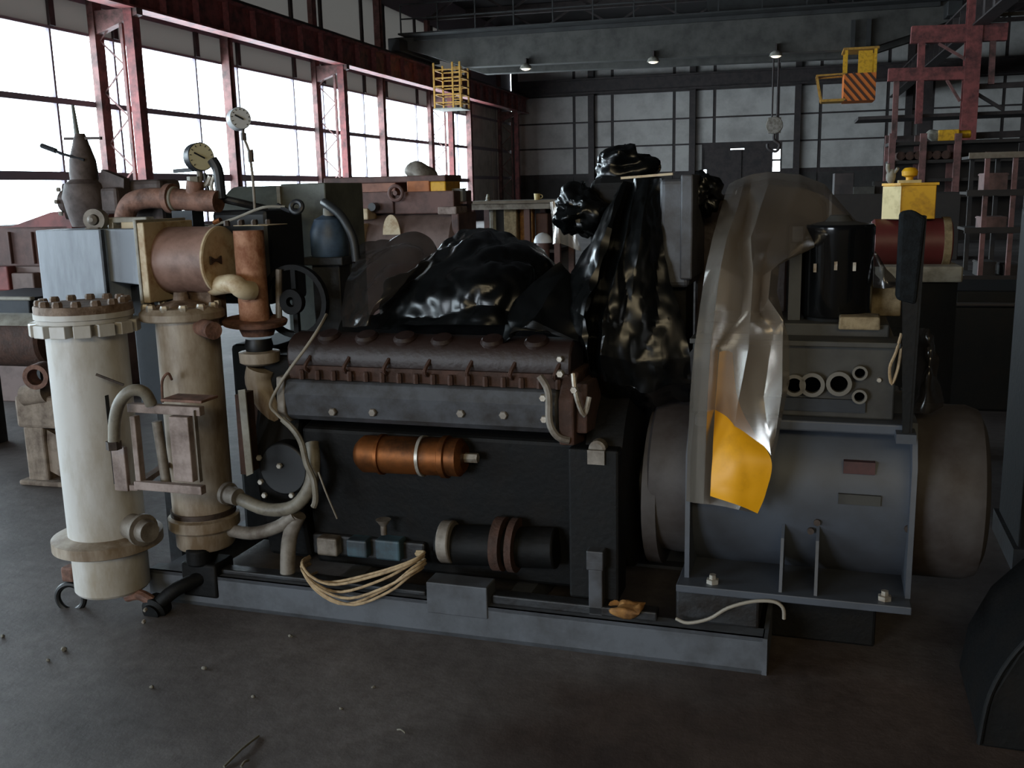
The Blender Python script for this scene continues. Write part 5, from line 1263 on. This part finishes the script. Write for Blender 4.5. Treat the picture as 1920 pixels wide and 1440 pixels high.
bobj('finger', MB().tube([(q.x - .01, 6.2, fa.z + .07), (q.x - .02, 6.195, fa.z + .1), (q.x - .018, 6.19, fa.z + .125)], .011, 8), 'pale_grey', t2)
bobj('finger', MB().tube([(q.x + .015, 6.2, fa.z + .07), (q.x + .03, 6.195, fa.z + .09), (q.x + .035, 6.19, fa.z + .1)], .01, 8), 'pale_grey', t2)

# storage rack on the right
t = bthing('storage_rack', 'dark steel storage rack with pale rails at hall\'s right', 'rack', 1830, 1960, 15.0)
for px in (1845, 1897, 1960):
    for yy in (15.0, 16.2):
        x = b(px, 400, 15).x; bobj('upright', MB().box((x - .03, yy - .03, 0), (x + .03, yy + .03, b(px, 285, 15).z)), 'shelf_dark' if yy > 16 else 'steel_redbrown', t, smooth=0)
x0, x1 = b(1815, 300, 15).x, b(1975, 300, 15).x
for py in (290, 360, 430, 520, 610):
    z_ = b(1850, py, 15).z
    bobj('shelf', MB().box((x0 + .1, 15.05, z_ - .04), (x1, 16.2, z_)), 'shelf_dark', t, smooth=0)
    bobj('rail', MB().box((x0, 14.92, z_ - .05), (x1, 14.96, z_ + .03)), 'pipe_pale' if py == 290 else 'shelf_dark', t, smooth=0)
rnd = random.Random(5)
k = 0
names = ('dark crate', 'brown crate', 'grey tin', 'rusty casting')
for py in (360, 430, 520, 610):
    z_ = b(1850, py, 15).z; x = x0 + .25
    while x < x1 - .4:
        w = rnd.uniform(.2, .35); h = rnd.uniform(.12, .3); mm = rnd.choice(['machine_brown', 'shelf_dark', 'dusty_steel', 'rusty_brown'])
        bobj('rack_crate', MB().box((x, 15.15, z_), (x + w, 15.6, z_ + h)).box((x - .01, 15.14, z_ + h - .03), (x + w + .01, 15.61, z_ + h - .01)), mm, base=(x + w / 2, 15.4, z_), smooth=0, label='small shadowy crate on the storage rack\'s shelves', cat='crate', group='crates on the storage rack'); x += w + rnd.uniform(.05, .2)
# long dark racks / lathe silhouettes in the back right
t = bthing('machine_row', 'dark low lathe bed in the shade before the far wall', 'machine', 1560, 1660, 22.0)
bbox('bed', t, (1560, 365), (1800, 400), 22, 1.2, 'shelf_dark', 0); bbox('headstock', t, (1565, 325), (1600, 366), 22.1, .9, 'steel_dark'); bbox('tailstock', t, (1640, 340), (1668, 366), 22.2, .6, 'shelf_dark')
bbox('chip_guard', t, (1600, 350), (1640, 366), 22.05, .05, 'cabinet_olive')
t = bthing('stock_shelf', 'dark stock shelf full of bars below the red platforms', 'shelf', 1670, 1800, 28.0)
for px in (1672, 1730, 1795):
    x = b(px, 300, 28).x; bobj('upright', MB().box((x - .08, 28, 0), (x + .08, 28.15, b(px, 250, 28).z)), 'steel_redbrown', t, smooth=0); bobj('upright', MB().box((x - .08, 29.2, 0), (x + .08, 29.35, b(px, 250, 28).z)), 'steel_redbrown', t, smooth=0)
for py in (265, 300, 335, 365):
    z_ = b(1730, py, 28).z
    bobj('shelf_board', MB().box(V((b(1668, py, 28).x, 28.05, z_ - .08)), V((b(1930, py, 28).x, 29.3, z_))), 'shelf_dark', t, smooth=0)
bobj('back_sheet', MB().box(V((b(1675, 300, 28).x, 29.36, 0)), V((b(1930, 300, 28).x, 29.42, b(1730, 262, 28).z))), 'shelf_dark', t, smooth=0)
x = b(1782, 240, 28).x; z_ = b(1730, 265, 28).z
bobj('yellow_hoist', MB().box((x - .25, 28.2, z_), (x + .25, 28.6, z_ + .28)).cyl((x + .25, 28.4, z_ + .16), (x + .55, 28.4, z_ + .16), .1), 'yellow_paint', base=(x, 28.4, z_), label='yellow hoist motor on the dark stock shelf\'s top', cat='hoist', smooth=0, bevel=.02)
x = b(1758, 240, 28).x
bobj('white_sack', MB().sph((x, 28.4, z_ + .14), (.24, .2, .17), 18, 10).lumpy(.05, 4, 1), 'pale_grey', base=(x, 28.4, z_), label='pale sack beside the yellow hoist motor', cat='sack', smooth=60)
for i in range(6):
    px = 1690 + i * 17; x = b(px, 290, 28).x; z2 = b(1730, 300, 28).z
    bobj('stored_pipe', MB().cyl((x, 28.1, z2 + .12), (x, 29.2, z2 + .12), .11, n=14).cyl((x + .02, 28.1, z2 + .12), (x + .02, 28.08, z2 + .12), .06, n=10), 'rusty_brown', base=(x, 28.6, z2), label='rusty pipe end stored on the dark stock shelf', cat='pipe', group='pipes on the stock shelf')
t = bthing('dark_filler', 'low black filler added to darken the floor behind the generator', 'machine', 1740, 1930, 7.4)  # black boxes added to make the floor here look dark
bbox('bed', t, (1735, 575), (2000, 640), 7.4, 1.6, 'black_steel', 0, .02); bbox('filler_top', t, (1790, 545), (1960, 576), 7.6, .9, 'black_steel', None, .02)
bbox('filler_edge', t, (1740, 568), (1990, 576), 7.38, .06, 'shelf_dark')
# dark cabinet and hood at the right edge
qf = gf(1835, 1400)
t = thing('dark_hood', 'dark curved steel guard standing right of the generator', 'guard', V((qf.x + .3, qf.y + .2, 0)))
pr = [(0, 0), (.02, .16), (.08, .3), (.18, .42), (.32, .5), (.48, .54), (.8, .55), (.8, 0)]
obj('guard', MB().prism([(qf.x + u, qf.y, w) for u, w in pr], (0, .5, 0)), 'black_steel', t, smooth=40, bevel=.01)
obj('rim', MB().tube([(qf.x + u, qf.y - .005, w + .012) for u, w in pr[:7]], .008, 8), 'black_steel', t)
t = thing('switch_cabinet', 'tall dark switch cabinet right of the red drum', 'cabinet', V((1.4, 1.2, 0)))
x_ = g(1906, 520, 1.7).x
obj('body', MB().box((x_, 1.2, 0), (x_ + .6, 1.7, g(1905, 395, 1.2).z)), 'black_steel', t, smooth=0, bevel=.01)
obj('door', MB().box((x_ + .03, 1.18, .12), (x_ + .57, 1.2, g(1905, 395, 1.2).z - .05)), 'navy_dark', t, smooth=0, bevel=.005)
obj('plinth', MB().box((x_ - .02, 1.17, 0), (x_ + .62, 1.72, .1)), 'dark_steel', t, smooth=0)

# ---- floor litter
def litter(p0, p1, r=.004):
    a_, c_ = bf(*p0), bf(*p1)
    bobj('straw', MB().tube([a_ + WX * r, (a_ + c_) / 2 + WX * (r + .006), c_ + WX * r], r, 6, 2), 'floor_debris', base=a_, label='pale straw lying on the dark floor before the skid', cat='straw', group='straws on the floor')
litter((420, 1440), (485, 1382)); litter((452, 1440), (466, 1428)); litter((745, 1370), (760, 1376), .003)
for px, py, r in ((120, 1220, .012), (90, 1240, .008), (383, 1255, .01), (475, 1308, .007), (285, 1290, .008), (5, 1195, .01), (700, 1290, .008), (545, 1195, .01), (640, 1330, .007)):
    q = bf(px, py)
    bobj('grit_chip', MB().sph((q.x, q.y, r * .5), (r, r * .8, r * .6), 8, 6).lumpy(r * .3, 90, px), 'floor_debris', base=(q.x, q.y, 0), label='small pale chip of grit on the floor', cat='grit', group='grit chips on the floor')
# cracks in the slab: shallow dark seams
